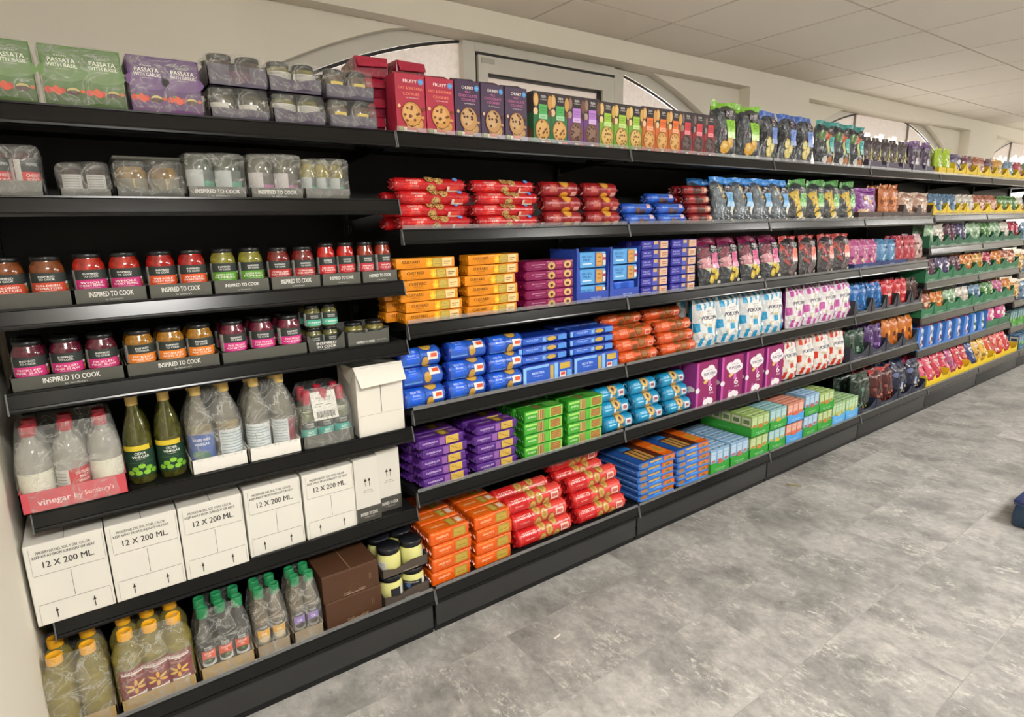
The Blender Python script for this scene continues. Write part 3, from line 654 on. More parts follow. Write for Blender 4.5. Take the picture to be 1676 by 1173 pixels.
for (r, h, ct, bd, a, b_, xs, nm) in ((.034, .112, '#7a3f18', '#c9472b', 'SUN-DRIED', 'TOMATOES', 0, 'sun-dried tomatoes with a red-orange label'), (.035, .115, '#a8200f', '#c62f79', 'WHOLE', 'CHERRY PEPPERS', 1, 'red cherry peppers with a pink label'),
        (.034, .115, '#9c120e', '#d9501f', 'WHOLE', 'CHERRY PEPPERS', 2, 'red cherry peppers with an orange label'), (.033, .115, '#7d7a25', '#5a9e2a', 'GREEN CHILLI', 'PEPPERS', 3, 'green chillies with a lime label'),
        (.032, .113, '#6d1410', '#b3262c', 'CORNICABRA', 'RED PEPPERS', 4, 'sliced red peppers with a dark red label'), (.0265, .12, '#b3160d', '#cc2430', 'RED PEPPER', 'STRIPS', 5, 'slim red pepper strips with a red label'),
        (.026, .12, '#8a2a12', '#c23142', 'WHOLE', 'CHILLIES', 6, 'slim mixed chillies with a red label')):
    tx0, tx1 = ((-1.0, -.842), (-.842, -.69), (-.69, -.542), (-.542, -.397), (-.397, -.254), (-.254, -.132), (-.132, -.012))[xs]
    xs = [tx0 + (tx1 - tx0) * k for k in (.26, .74)]
    row(jarp(min(r, (tx1 - tx0) / 4 - .0045), h, ct, bd, a, b_), xs, Y0 + .04, zs + .0035, 'glass jar of ' + nm + ', {} of the pair', G3)
# ---- fourth shelf
zs = S(1.02)
for x0, x1, it, nm, hh in ((-.988, -.764, itc(.52, 1.05, .5), 'pink slaw', .034), (-.763, -.545, itc(.55, 1.0, .45), 'orange slaw', .034), (-.544, -.308, (), 'pink pickle', .033)):
    t = tray(x1 - x0 - .002, .16, hh, '#4e4e47', items=it, back=.05); o = t.build('display_tray'); o.location = ((x0 + x1) / 2, Y0, zs)
    tag(o, 'dark grey card tray holding the %s jars' % nm, 'tray', 'grey trays on the fourth shelf')
G4 = 'jars on the fourth shelf of the jars bay'
for (ct, bd, a, b_, xs, nm) in (('#5e1028', '#d0307c', 'PICKLED', 'PINK SLAW', (-.947, -.876, -.805), 'pink pickled slaw'), ('#a8741c', '#e8821f', 'PICKLED', 'WHITE SLAW', (-.724, -.654, -.585), 'golden pickled slaw'), ('#6e1a34', '#d7318a', 'PINK PICKLED', 'ONIONS', (-.502, -.426, -.35), 'pink pickled onions')):
    pj = jarp(.0325, .11, ct, bd, a, b_, 'x', lz=(.29, .76))
    for i, x in enumerate(xs): pj.put(x, Y0 + .04, zs + .0035, 'glass jar of %s, %s of its front three' % (nm, ('left', 'middle', 'right')[i]), 'jar', G4, rz=random.uniform(-.1, .1))
    for i, x in enumerate(xs): pj.put(x, Y0 + .114, zs + .0035, 'glass jar of %s behind the %s front jar' % (nm, ('left', 'middle', 'right')[i]), 'jar', G4)
t = tray(.118, .13, .05, '#454540', prof=lambda u: 1.0 if abs(u - .5) > .42 else (.62 if abs(u - .5) < .3 else .62 + .38 * (abs(u - .5) - .3) / .12), items=[('t', 'INSPIRED', .5, .48, .5, .16, '#e6e6e0', 1), ('t', 'TO COOK', .5, .27, .5, .16, '#e6e6e0', 1), ('t', "by Sainsbury's", .5, .12, .4, .06, '#cfcfca')], back=.07)
o = t.build('display_tray'); o.location = (-.256, Y0, zs); tag(o, 'small dark tray with stepped front holding stacked caper jars', 'tray', 'grey trays on the fourth shelf')
pc = jarp(.024, .066, '#5b5a2c', '#4fae95', 'CAPERS', '', lz=(.1, .75), dots=False)
for k, (x, y, zz, nm) in enumerate(((-.28, .045, 0, 'lower left small jar of capers down inside the stepped tray'), (-.23, .045, 0, 'lower right small jar of capers down inside the stepped tray'), (-.28, .043, .067, 'upper left small jar of capers stacked above the stepped tray'), (-.23, .043, .067, 'upper right small jar of capers stacked above the stepped tray'), (-.28, .1, .067, 'small jar of capers behind the upper left stacked jar'), (-.28, .1, 0, 'small jar of capers low behind the stepped tray'))):
    pc.put(x, Y0 + y - .006, zs + .0035 + zz, nm, 'jar', 'small caper jars')
t = tray(.14, .14, .05, '#51514b', items=[('t', 'INSPIRED TO COOK', .42, .24, .42, .14, '#e6e6e0', 1), ('t', "by Sainsbury's", .8, .28, .22, .08, '#cfcfca')], prof=lambda u: .93 - .1 * (abs(u - .5) < .3), back=.06)
o = t.build('display_tray'); o.location = (-.123, Y0, zs); tag(o, 'dark grey tray of low caper jars at the end of the fourth shelf', 'tray', 'grey trays on the fourth shelf')
po = jarp(.031, .068, '#6a6429', '#6fa53a', 'CAPERS', '', lz=(.1, .75), dots=False)
po.put(-.156, Y0 + .04, zs + .0035, 'low jar of capers, left in the end tray', 'jar', 'small caper jars'); po.put(-.088, Y0 + .04, zs + .0035, 'low jar of capers, right in the end tray', 'jar', 'small caper jars')
# ---- fifth shelf: vinegars
zs = S(.727)
root = empty('vinegar_pack', (-.905, Y0 - .02, .727 + .0006)); tag(root, 'film-wrapped red tray of clear malt vinegar bottles by the white wall', 'bottle pack')
tray(.214, .145, .052, '#c64a55', items=[('t', 'vinegar', .3, .42, .3, .36, '#f3d7d6', 1), ('t', 'by', .52, .42, .08, .36, '#f3d7d6'), ('t', "Sainsbury's", .72, .48, .28, .3, '#f3d7d6')]).build('tray', root)
CLR = M('#e4e2da', 'c'); bp = [(0, 0), (.031, 0), (.034, .006), (.034, .075), (.0335, .08), (.036, .11), (.034, .13), (.024, .155), (.0145, .168), (.0135, .182)]
for j in range(2):
    for i in range(3):
        x = (i - 1) * .0705; y = .038 + j * .07
        lab = (.02, .072, 3.3, .0, [('r', 0, 0, 1, 1, '#d9d6c4')]) if i != 1 else (.02, .066, 3.0, -.2, [('r', 0, 0, .5, 1, '#c9c8c0')] + [('r', .06, .1 + .12 * k, .44, .15 + .12 * k, '#9a9992') for k in range(7)] + [('r', .5, 0, 1, 1, '#b81420'), ('t', 'DISTILLED', .78, .82, .3, .1, '#f0d8d4', 1), ('t', 'MALT', .8, .66, .2, .1, '#f0d8d4', 1), ('t', 'VINEGAR', .8, .5, .28, .1, '#f0d8d4', 1)])
        bo = bottle(root, bp, CLR, 14, x, y, cap='#a0303a', lab=lab, capr=.0155, caph=.02); bo.location.z = .003
film(root, .212, .147, .208, .0025, -.004, .0015, shoulder=.14)
cid = [('r', 0, 0, 1, .84, '#123a26'), ('r', .0, .84, .75, 1, '#d9bf2e'), ('t', 'CIDER', .5, .75, .26, .08, '#eef2e6', 1), ('t', 'VINEGAR', .5, .64, .4, .08, '#eef2e6', 1), ('t', "by Sainsbury's", .5, .56, .22, .035, '#d5e2cf')] + [('e', x, y, .085, .075, c) for x, y, c in ((.5, .34, '#8cc63a'), (.34, .26, '#7ab82e'), (.66, .26, '#7ab82e'), (.22, .14, '#8cc63a'), (.41, .13, '#86c034'), (.6, .13, '#8cc63a'), (.78, .14, '#79b52c'))] + [('e', .5, .42, .02, .03, '#3f7a22'), ('r', .18, .46, .82, .468, '#4f7a4a')]
GO = M('#4a4a14', 'g', .05); gp = [(0, 0), (.03, 0), (.033, .005), (.033, .118), (.03, .14), (.02, .178), (.0135, .196), (.0125, .215)]
pcv = Proto(bottle(None, gp, GO, 18, name='vinegar_bottle', cap='#c2a45a', lab=(.022, .085, 3.0, 0, cid), capr=.0142, caph=.02))
for i, x in enumerate((-.761, -.689)): pcv.put(x, Y0 + .055, zs, 'dark green cider vinegar bottle with apple label, %s' % ('by the red tray' if i == 0 else 'beside the white tray'), 'bottle', 'cider vinegar bottles')
for i, x in enumerate((-.756, -.684)): pcv.put(x, Y0 + .135, zs, 'dark green cider vinegar bottle standing behind the %s front one' % ('left' if i == 0 else 'right'), 'bottle', 'cider vinegar bottles')
def wine_pack(x, wd, cols, labs, label):
    root = empty('vinegar_pack', (x, Y0, zs)); tag(root, label, 'bottle pack', 'white trays of wine vinegar')
    tray(wd, .145, .042, '#e6e3dc').build('tray', root)
    for j in range(2):
        for i in range(2):
            bo = bottle(root, [(r_ * .98, z_) for r_, z_ in gp], M('#bdb9a8', 'c'), 14, (i - .5) * .07, .04 + j * .07, cap='#c2a45a', lab=(.03, .075, 2.9, labs[i][0], labs[i][1]) if j == 0 else None, capr=.0142, caph=.02, liquid=(M(cols[i], 'g', .1), .125))
            bo.location.z = .003
    film(root, wd - .004, .147, .228, .036, -.004, .0015, shoulder=.5)
lblue = [('r', 0, 0, 1, 1, '#36589e'), ('t', 'WHITE WINE', .5, .8, .5, .1, '#e4e9f2', 1), ('t', 'VINEGAR', .5, .64, .4, .1, '#e4e9f2', 1), ('e', .4, .25, .2, .15, '#4d7d62'), ('e', .55, .2, .15, .12, '#3f6e56')]
linfo = [('r', 0, 0, 1, 1, '#d5dbdc')] + [('r', .06, .08 + .11 * i, .9 - .2 * (i % 3 == 1), .12 + .11 * i, '#8fa7ad') for i in range(8)]
lrw = [('r', 0, 0, .55, 1, '#ccd2d4')] + [('r', .04, .08 + .11 * i, .5, .12 + .11 * i, '#9aa9ad') for i in range(8)] + [('r', .55, 0, 1, 1, '#7d1f33')]
wine_pack(-.579, .143, ('#b9a03c', '#b99b1e'), ((-.1, lblue), (.5, linfo)), 'white tray of white wine vinegar bottles with a blue label')
wine_pack(-.43, .146, ('#17100f', '#17100f'), ((-.3, linfo), (.1, lrw)), 'white tray of dark red wine vinegar bottles')
root = empty('vinegar_pack', (-.273, Y0, zs)); tag(root, 'film-wrapped grey tray of red-topped rice vinegar bottles with barcode sheet', 'bottle pack')
tray(.16, .14, .04, '#54544e').build('tray', root)
lt = [('r', 0, 0, 1, .62, '#35a397'), ('r', 0, .62, 1, 1, '#2c3230'), ('t', 'INSPIRED', .5, .88, .34, .09, '#e4e6e2'), ('t', 'TO COOK', .5, .75, .34, .09, '#e4e6e2'), ('t', 'RICE', .5, .46, .24, .11, '#e9f3f0', 1), ('t', 'VINEGAR', .5, .31, .38, .11, '#e9f3f0', 1)]
for j in range(2):
    for i in range(3):
        bo = bottle(root, [(0, 0), (.022, 0), (.0245, .004), (.0245, .085), (.021, .1), (.0135, .118), (.012, .135)], M('#9aa287', 'c'), 12, (i - 1) * .051, .03 + j * .055, cap='#a8223a', capr=.0125, caph=.036, lab=(.018, .062, 2.7, 0, lt) if j == 0 else None, liquid=(M('#a8ab83', 'g', .1), .11)); bo.location.z = .003
sh = MB(); sf = lambda u, v, e: (-.04 + u * .075, -.001 + .028 * v - e, .085 + v * .082); sh.grid(lambda u, v: sf(u, v, .001), 1, 1, M('#dddbd2'))
sh.print(sf, [('t', "Sainsbury's", .55, .9, .4, .05, '#55524c'), ('t', 'RICE VINEGAR', .5, .78, .6, .05, '#44413c'), ('t', '6 x 150ml', .5, .69, .4, .045, '#44413c'), ('r', .15, .55, .45, .57, '#77746c'), ('r', .55, .5, .85, .52, '#77746c'), ('r', .12, .47, .35, .49, '#77746c')] + [('r', .14 + .045 * i, .08, .16 + .045 * i + .01 * (i % 3 == 0), .3, '#33312d') for i in range(16)], e0=.0015)
sh.build('barcode_sheet', root)
film(root, .158, .142, .182, .0025, -.004, .0015, shoulder=.3)
# open white case with a drooping flap
root = empty('carton_case', (-.098, Y0 + .003, zs)); tag(root, 'white cardboard case with a folded-over flap beside the blue biscuits', 'box')
WC = '#dedad0'; h = .222; b = MB().box(-.078, .078, .0, .16, 0, h, M(WC)).print(front(.156, h), [('r', .5, .32, .512, .8, '#2b2926'), ('r', .03, .3, .97, .305, '#a9a59b'), ('r', .02, .02, .025, .3, '#bdb9b0')])
b.build('box', root)
MB().add([(-.082, .006, h + .003), (.082, .006, h + .003), (.079, -.03, h - .05), (-.072, -.03, h - .056)] + [(-.082, .007, h + .0045), (.082, .007, h + .0045), (.079, -.0285, h - .05), (-.072, -.0285, h - .056)], [(0, 1, 2, 3), (7, 6, 5, 4), (0, 4, 5, 1), (1, 5, 6, 2), (2, 6, 7, 3), (3, 7, 4, 0)], M('#e4e0d6')).build('flap', root)
MB().add([(-.081, .0, h), (-.081, .16, h), (-.088, .15, h + .004), (-.09, .02, h - .05)], [(0, 1, 2, 3)], M('#c9c4b8')).build('flap', root)
# ---- sixth shelf: white shipping cases
zs = S(.439); h = .212; wb = .159
def arrow(x, y, a=.05, hh=.13): return [('r', x - .006, y, x + .006, y + hh, '#2f2d2a'), ('p', [(x - .022, y + hh * .62), (x + .022, y + hh * .62), (x, y + hh)], '#2f2d2a')]
fr = [('t', 'PRESERVAR DEL SOL Y DEL CALOR', .48, .895, .68, .032, '#3b3936', 1), ('t', 'KEEP AWAY FROM SUNLIGHT OR HEAT', .48, .845, .78, .032, '#3b3936', 1), ('t', '12 X 200 ML.', .52, .74, .64, .075, '#2f2d2a', 1),
      ('r', .07, .62, .97, .626, '#8d897f'), ('r', .06, .63, .066, .96, '#a9a59b'), ('r', .972, .64, .978, .96, '#a9a59b'), ('r', .512, .28, .518, .6, '#5c5952'), ('r', .06, .26, .96, .266, '#8d897f'), ('r', .05, .02, .056, .25, '#a9a59b'), ('r', .965, .02, .971, .25, '#a9a59b')] + arrow(.26, .06) + arrow(.74, .06)
pw = card_box('carton_case', wb, .3, h, '#dfdcd3', fr, [('r', .495, 0, .505, 1, '#7b776e')])
for i, x in enumerate((-.946, -.784, -.622, -.454, -.289)): pw.put(x, -.012 if i < 3 else Y0 - .002, .4398 if i < 3 else zs, 'white shipping case marked 12 X 200 ML, %s of five' % ('leftmost', 'second from the left', 'middle', 'second from the right', 'rightmost')[i], 'box', 'white shipping cases', rz=(0, .006, -.004, .005, 0)[i])
fr = [('r', 0, 0, 1, .23, '#45443f'), ('t', 'INSPIRED TO COOK', .5, .125, .7, .05, '#e4e3dd', 1), ('t', "by Sainsbury's", .5, .07, .4, .025, '#c9c8c2')]
for x in (.42, .58): fr += [('r', x - .01, .56, x + .01, .67, '#2f2d2a'), ('p', [(x - .06, .64), (x + .06, .64), (x, .69)], '#2f2d2a')]
fr += [('t', '12 x 200 ml', .5, .5, .3, .02, '#5d5a54'), ('t', 'this way up', .5, .47, .42, .02, '#5d5a54')]
pn = card_box('carton_case', .083, .3, .217, '#d5d2c9', fr)
pn.put(-.165, Y0, zs, 'narrow white case with grey base and two arrows, beside the wide cases', 'box', 'narrow arrow cases')
pn.put(-.078, Y0 + .03, zs, 'narrow white case with grey base and two arrows, at the shelf end', 'box', 'narrow arrow cases')
# ---- base shelf: oils
zs = S(.17); KR = '#a58a5c'
SUN = [(0, 0), (.036, 0), (.0385, .005), (.0365, .012)] + [q for i in range(5) for q in ((.0385, .02 + .02 * i), (.0362, .03 + .02 * i))] + [(.038, .122), (.037, .14), (.026, .165), (.0165, .176), (.0155, .184)]
lsf = [('r', 0, 0, 1, 1, '#7d1f24'), ('r', .12, .82, .88, .87, '#e8d8d0'), ('t', 'SUNFLOWER', .5, .9, .8, .06, '#f0e2da', 1), ('t', 'OIL', .5, .79, .2, .06, '#f0e2da', 1), ('r', .25, .7, .75, .715, '#c99a90'), ('r', .25, .66, .7, .675, '#c99a90'), ('r', .25, .04, .85, .14, '#e3ddd6')]
for k in range(6):
    a = k * pi / 3 + .5; cx, cy = .5 + .2 * cos(a), .4 + .13 * sin(a)
    t_ = [(cx + .15 * cos(a) * cos(q) - .055 * sin(a) * sin(q), cy + .1 * sin(a) * cos(q) + .04 * cos(a) * sin(q)) for q in [i * pi / 5 for i in range(10)]]
    lsf.append(('p', t_, '#e0a53c' if k % 3 else '#d9b95a'))
def oil_pack(x, wd, n, label, lab, rows=2):
    root = empty('oil_pack', (x, YBASE, zs)); tag(root, label, 'bottle pack', 'sunflower oil packs')
    tray(wd, .165, .034, KR).build('tray', root)
    for j in range(rows):
        for i in range(n):
            bo = bottle(root, SUN, M('#c9bb6a', 'c', .06), 16, (i - (n - 1) / 2) * (wd - .008) / n, .042 + j * .078, cap='#e0a21c', capr=.0175, caph=.018, lab=(.022, .088, 1.9, .15 * (1 - i), lab) if lab and j == 0 else None, liquid=(M('#8d7f22', 'g', .12), .125)); bo.location.z = .003
    film(root, wd, .168, .208, .0025, -.004, .002, shoulder=.3)
oil_pack(-.973, .142, 2, 'film-wrapped pack of plain oil bottles with yellow caps against the white wall', None)
oil_pack(-.806, .174, 3, 'film-wrapped pack of sunflower oil bottles with red labels', lsf)
def dark_pack(x, wd, n, rows, liq, lab, label, alpha='c'):
    root = empty('oil_pack', (x, YBASE, zs)); tag(root, label, 'bottle pack', 'green capped oil packs')
    tray(wd, .12, .036, KR if n == 3 else '#8d7a5c').build('tray', root)
    st = (wd - .008) / n
    for j in range(rows):
        for i in range(n):
            r = min(.024, st * .49); bo = bottle(root, [(0, 0), (r - .002, 0), (r, .004), (r, .092), (r * .93, .11), (r * .58, .15), (.0125, .168), (.0125, .176)], M(liq, 'g', .08) if alpha == 'g' else M('#b7a88c', 'c'), 14, (i - (n - 1) / 2) * st, .03 + j * .053, cap='#1f7d4c', capr=.0145, caph=.024, lab=(.03, .062, 1.8, .05 * (1 - i), lab) if j == 0 else None, liquid=None if alpha == 'g' else (M(liq, 'g', .1), .1)); bo.location.z = .003
    film(root, wd, .122, .2, .0025, -.004, .002, shoulder=.35)
lo = [('r', 0, 0, 1, .25, '#cfcfc8'), ('r', 0, .25, 1, .74, '#d9512a'), ('r', 0, .74, 1, 1, '#2b2d2b'), ('t', 'INSPIRED', .5, .92, .5, .08, '#dcdcd6', 1), ('t', 'TO COOK', .5, .82, .5, .08, '#dcdcd6', 1), ('t', 'SESAME', .5, .64, .6, .09, '#f3d9cd', 1), ('t', 'OIL', .5, .52, .24, .09, '#f3d9cd', 1), ('e', .45, .25, .4, .14, '#33402c'), ('e', .5, .29, .12, .05, '#5c7a3a')]
lyel = [('r', 0, .0, 1, .3, '#8d8a72'), ('r', 0, .3, 1, .72, '#d9a22e'), ('r', 0, .72, 1, 1, '#4a4640'), ('t', 'TO COOK', .5, .85, .5, .09, '#dcdcd6', 1), ('e', .5, .25, .4, .16, '#c9b896'), ('t', 'OIL', .5, .52, .4, .12, '#f3e6cd', 1)]
lpur = [('r', 0, .0, 1, .3, '#8d8a82'), ('r', 0, .3, 1, .72, '#8f74c2'), ('r', 0, .72, 1, 1, '#3a3a3c'), ('t', 'TO COOK', .5, .85, .5, .09, '#dcdcd6', 1), ('e', .5, .25, .4, .14, '#3a322c'), ('t', 'OIL', .5, .52, .4, .12, '#efe6f6', 1)]
dark_pack(-.639, .14, 3, 2, '#120d0d', lo, 'film-wrapped pack of dark oil bottles with orange labels and green caps', 'g')
dark_pack(-.516, .095, 2, 2, '#8a5a1c', lyel, 'film-wrapped pack of oil bottles with yellow labels and green caps')
dark_pack(-.415, .09, 2, 2, '#6b4a2a', lpur, 'film-wrapped pack of oil bottles with purple labels and green caps')
pbx = card_box('carton_case', .18, .21, .0885, '#4a2d18', [('t', 'made a passion', .55, .12, .38, .07, '#b9a48c'), ('r', .36, .05, .74, .075, '#a8937b'), ('e', .55, .24, .1, .17, '#5a3b23'), ('e', .55, .24, .093, .155, '#4a2d18'), ('r', .82, .35, .825, .6, '#8d7560'), ('r', .85, .38, .855, .6, '#8d7560'), ('r', 0, .955, 1, .965, '#6b4a30')], [('r', .496, 0, .504, 1, '#a18468')])
pbx.put(-.27, YBASE + .002, zs, 'brown cardboard case at the bottom of the pair beside the lemon curd', 'box', 'brown cases'); pbx.put(-.273, YBASE + .004, zs + .089, 'brown cardboard case on top of the pair beside the lemon curd', 'box', 'brown cases')
lcur = [('r', 0, 0, .62, 1, '#1c1c20'), ('r', .62, 0, 1, 1, '#d9d8d2'), ('e', .2, .6, .07, .2, '#4a6aa8'), ('r', .3, .12, .55, .4, '#d8d2c6'), ('r', .34, .28, .5, .38, '#c9502e'), ('t', 'LEMON CURD', .3, .85, .4, .1, '#d9d9d2')]
lcw = [('r', 0, 0, .3, 1, '#1c1c20'), ('r', .3, 0, 1, 1, '#d9d8d2')] + [('r', .38, .12 + .14 * i, .9, .17 + .14 * i, '#9a9992') for i in range(6)]
lcn = [('r', 0, 0, 1, 1, '#dcdbd6')] + [('r', .1, .12 + .14 * i, .9, .17 + .14 * i, '#a5a49d') for i in range(6)]
def curd(z, labs, label):
    root = empty('jar_pack', (-.09, YBASE, zs + z)); tag(root, label, 'jar pack', 'lemon curd trays')
    tray(.166, .16, .036, '#4a4038', prof=lambda u: .6 + .4 * min(1, abs(u - .3) * 3.2), items=[('t', 'lemon curd', .6, .2, .3, .16, '#b9b0a6')]).build('tray', root)
    for j in range(2):
        for i in range(2): jar_parts(root, .0385, .09, '#d6d489', '#14161b', labs[i] if j == 0 else None, 's', .02, 'jar', (i - .5) * .08, .042 + j * .077, .003, 18, (.12, .7), 1.0 if z else 3.0, lw=.0365, a0=(1.15 if i else -1.15) if z else (1.1 if labs[i] is lcw else .1))
curd(0, (lcw, lcur), 'bottom tray of lemon curd jars with black labels'); curd(.0985, (lcn, lcn), 'top tray of pale yellow lemon curd jars with black lids')
# ================================================================ biscuit bays
G = 'cookie boxes on the top shelf'
zt = S(1.653)
cb = cookie_box('#a8243f', '#c03a4e', 'FRUITY', 'OAT & SULTANA', '', '#e88a6a', '#c9924a', '#6a3a1c', 3, w=.098, h=.17)
cp = cookie_box('#3c2344', '#4a2c55', 'CHUNKY', 'MILK', 'CHOCOLATE', '#c06a9c', '#b98f5c', '#4a2c1a', 8, w=.094, h=.174)
cb.put(.064, Y0, zt, 'red fruity oat and sultana cookie box at the front, left of its pair', 'box', G)
cb.put(.166, Y0, zt, 'red fruity oat and sultana cookie box at the front, right of its pair', 'box', G)
for i, x in enumerate((.267, .363, .459)): cp.put(x, Y0, zt, 'purple chunky chocolate cookie box, %s of three' % ('left', 'middle', 'right')[i], 'box', G, rz=(0, .05, .03)[i])
# red cookie boxes lying down behind, ends towards the aisle
for i in range(3): cb.put(-.035, .26, zt + .058 + .06 * i - .056, 'red cookie box lying flat, %s of the pile behind the yellow-labelled jars' % level(i, 3), 'box', 'cookie boxes lying flat', rz=.35, rx=pi / 2, sc=(1, 1, .9)) if False else None
lie = Proto((lambda b: b.build('cookie_box'))(MB().rbox(-.052, .052, 0, .17, 0, .058, .004, M('#8d1c34', 'w'), 2, 0, False).print(left(.17, .058, -.052), [('e', .45, .5, .2, .4, '#7a4a28'), ('e', .45, .5, .13, .28, '#a8743c'), ('t', 'FRUITY', .8, .5, .16, .3, '#d8b0a8')], k='w').print(front(.104, .058), [('r', .1, .58, .9, .97, '#a82a45'), ('p', [(.04, .1), (.45, .5), (.04, .9)], '#7d1830'), ('p', [(.96, .1), (.55, .5), (.96, .9)], '#7d1830')], k='w')))
def lieflap(o):
    MB().add([(-.05, -.001, .057), (.05, -.001, .057), (.047, -.014, .03), (-.044, -.012, .026)], [(0, 1, 2, 3)], M('#a3233d', 'w')).build('end_flap', o)
lieflap(lie.root)
for i in range(3): lie.put(-.022 + .004 * i, .13, zt + .0575 * i, 'red cookie box lying flat, %s of the pile behind the jar trays' % level(i, 3), 'box', 'cookie boxes lying flat', rz=-.08 + .05 * i)
lie.put(-.008, .12, zt + .173, 'red cookie box lying on top of the pile, left of the top two', 'box', 'cookie boxes lying flat', rz=-.12)
lie.put(.125, .12, zt + .1755, 'red cookie box lying across the two standing red boxes, right of the top two', 'box', 'cookie boxes lying flat', rz=.06)
cb.put(.09, .088, zt, 'red cookie box standing behind the front pair, left', 'box', G); cb.put(.19, .088, zt, 'red cookie box standing behind the front pair, right', 'box', G)
SB = [('#2f6b3f', '#1f5530', '#4fae5d', '#c9974e', '#6a3f20', 2, 'green'), ('#6b3d78', '#553062', '#b27ccf', '#6e4a38', '#3c241c', 2, 'purple'), ('#7aa436', '#5b8428', '#9cc93c', '#cda552', '#7a5228', 3, 'lime'), ('#c9692e', '#a5501f', '#e8722c', '#cf9a4c', '#9a6428', 3, 'orange'), ('#8a2430', '#6b1a24', '#d43c46', '#4a3430', '#241a18', 3, 'dark red')]
x = .532
for (c, c2, pa, ck, ch, n, nm) in SB:
    p = slim_box(c, c2, pa, ck, ch, len(nm), w=.0765, h=.172 if nm != 'lime' else .168)
    for i in range(n): p.put(x + .039, Y0, zt, 'slim %s cookie carton on the top shelf, %s of %d' % (nm, ('left', 'right')[i] if n == 2 else ('left', 'middle', 'right')[i], n), 'carton', 'slim cookie cartons', rz=random.uniform(-.02, .02)); x += .0785
# ---- second shelf
zs = S(1.365)
chip = [('r', 0, 0, 1, 1, '#b5151c'), ('e', .24, .5, .17, .52, '#d8281f'), ('t', 'CHOCOLATE', .24, .72, .22, .13, '#f6dcd4', 1), ('t', 'CHIP', .24, .54, .11, .13, '#f6dcd4', 1), ('t', 'COOKIES', .24, .38, .13, .07, '#f3cfc6'), ('t', "by Sainsbury's", .24, .26, .16, .06, '#f3cfc6')]
for k, (a, b_) in enumerate(((.5, .25), (.62, .75), (.48, .85))): chip += cookie(a, b_, .07, .24, '#b98a48', '#2e1a10', k, 9)
chip += [('r', .74, .1, .93, .4, '#d8c6b6'), ('r', .78, .2, .93, .42, '#cc3a2a'), ('e', .88, .8, .04, .12, '#5a8fd0')]
pch = roll_pack(.272, .0205, '#a8141c', chip, 'cookie_roll', 2.5, .06)
for j, x in enumerate((.13, .417)):
    for i in range(4): pch.put(x + .006 * (-1) ** i, Y0 + .002 + .006 * (i % 2), zs + .0008 + .0395 * i, 'red chocolate chip cookie roll, %s in the %s stack of four' % (level(i, 4), ('left', 'right')[j]), 'packet', 'chocolate chip cookie rolls')
    for i in range(3 if j == 0 else 2): pch.put(x - .02, Y0 + .06, zs + .0008 + .0395 * i, 'red chocolate chip cookie roll, %s of the row behind the %s stack' % (level(i, 3), ('left', 'right')[j]), 'packet', 'chocolate chip cookie rolls')
shor = [('r', 0, 0, 1, 1, '#8e1a1e'), ('e', .25, .5, .17, .5, '#a82224'), ('t', 'FRUIT', .25, .62, .18, .14, '#d89a8c', 1), ('t', 'SHORTIES', .25, .42, .24, .14, '#d89a8c', 1), ('e', .62, .85, .14, .3, '#c98a26'), ('e', .62, .85, .11, .22, '#d9a544'), ('e', .6, .12, .13, .22, '#c98a26'), ('r', .82, .1, .98, .35, '#cf9a8c'), ('r', .44, .0, .47, 1, '#6d1216'), ('e', .75, .45, .05, .12, '#b5403a')]
psh = roll_pack(.195, .0275, '#8a181c', shor, 'biscuit_roll', 2.6, .08)
for j, x in enumerate((.678, .884)):
    for i in range(3): psh.put(x + .004 * (i % 2), Y0 + .002 + .01 * i, zs + .0012 + .054 * i, 'dark red fruit biscuit roll, %s in the %s stack of three' % (level(i, 3), ('left', 'right')[j]), 'packet', 'dark red biscuit rolls')
bc = [('r', 0, 0, 1, 1, '#2452b8'), ('e', .22, .5, .17, .45, '#2f6ad0'), ('t', 'CHOCOLATE', .22, .55, .24, .12, '#9cc0ee', 1), ('e', .5, .3, .09, .26, '#5a3a26'), ('e', .5, .3, .06, .16, '#7a5236'), ('e', .7, .2, .09, .24, '#54361f'), ('e', .5, .95, .09, .2, '#54361f'), ('r', .82, .5, .97, .82, '#d9b4b8'), ('r', .3, .72, .8, .78, '#6aa4e6')]
pbl = roll_pack(.195, .022, '#1d47a8', bc, 'biscuit_roll', 2.6, .1)
for i, (x, y, z, nm) in enumerate(((1.094, 0, 0, 'bottom left'), (1.292, 0, 0, 'bottom right'), (1.094, .02, .044, 'second row left'), (1.292, .012, .044, 'second row right'), (1.27, .05, .087, 'single top'))):
    pbl.put(x, Y0 + .002 + y, zs + z, 'blue chocolate biscuit roll, %s of the low pile' % nm, 'packet', 'blue chocolate biscuit rolls')
pbl.put(1.1, Y0 + .07, zs, 'blue chocolate biscuit roll, left of the back row', 'packet', 'blue chocolate biscuit rolls'); pbl.put(1.297, Y0 + .07, zs, 'blue chocolate biscuit roll, bottom right of the back row', 'packet', 'blue chocolate biscuit rolls'); pbl.put(1.285, Y0 + .072, zs + .044, 'blue chocolate biscuit roll, second right of the back row', 'packet', 'blue chocolate biscuit rolls')
dr = [('r', 0, 0, 1, 1, '#7d1519'), ('r', .06, .2, .3, .8, '#9a2022'), ('t', 'DIGESTIVE', .18, .6, .2, .14, '#d9a49c'), ('e', .45, .5, .1, .4, '#3c1d16'), ('e', .62, .3, .1, .3, '#52261a'), ('r', .74, .3, .96, .72, '#c9ae92'), ('r', .76, .35, .84, .66, '#b5402e')]
pdr = roll_pack(.185, .021, '#74141a', dr, 'biscuit_roll', 2.6, .1)
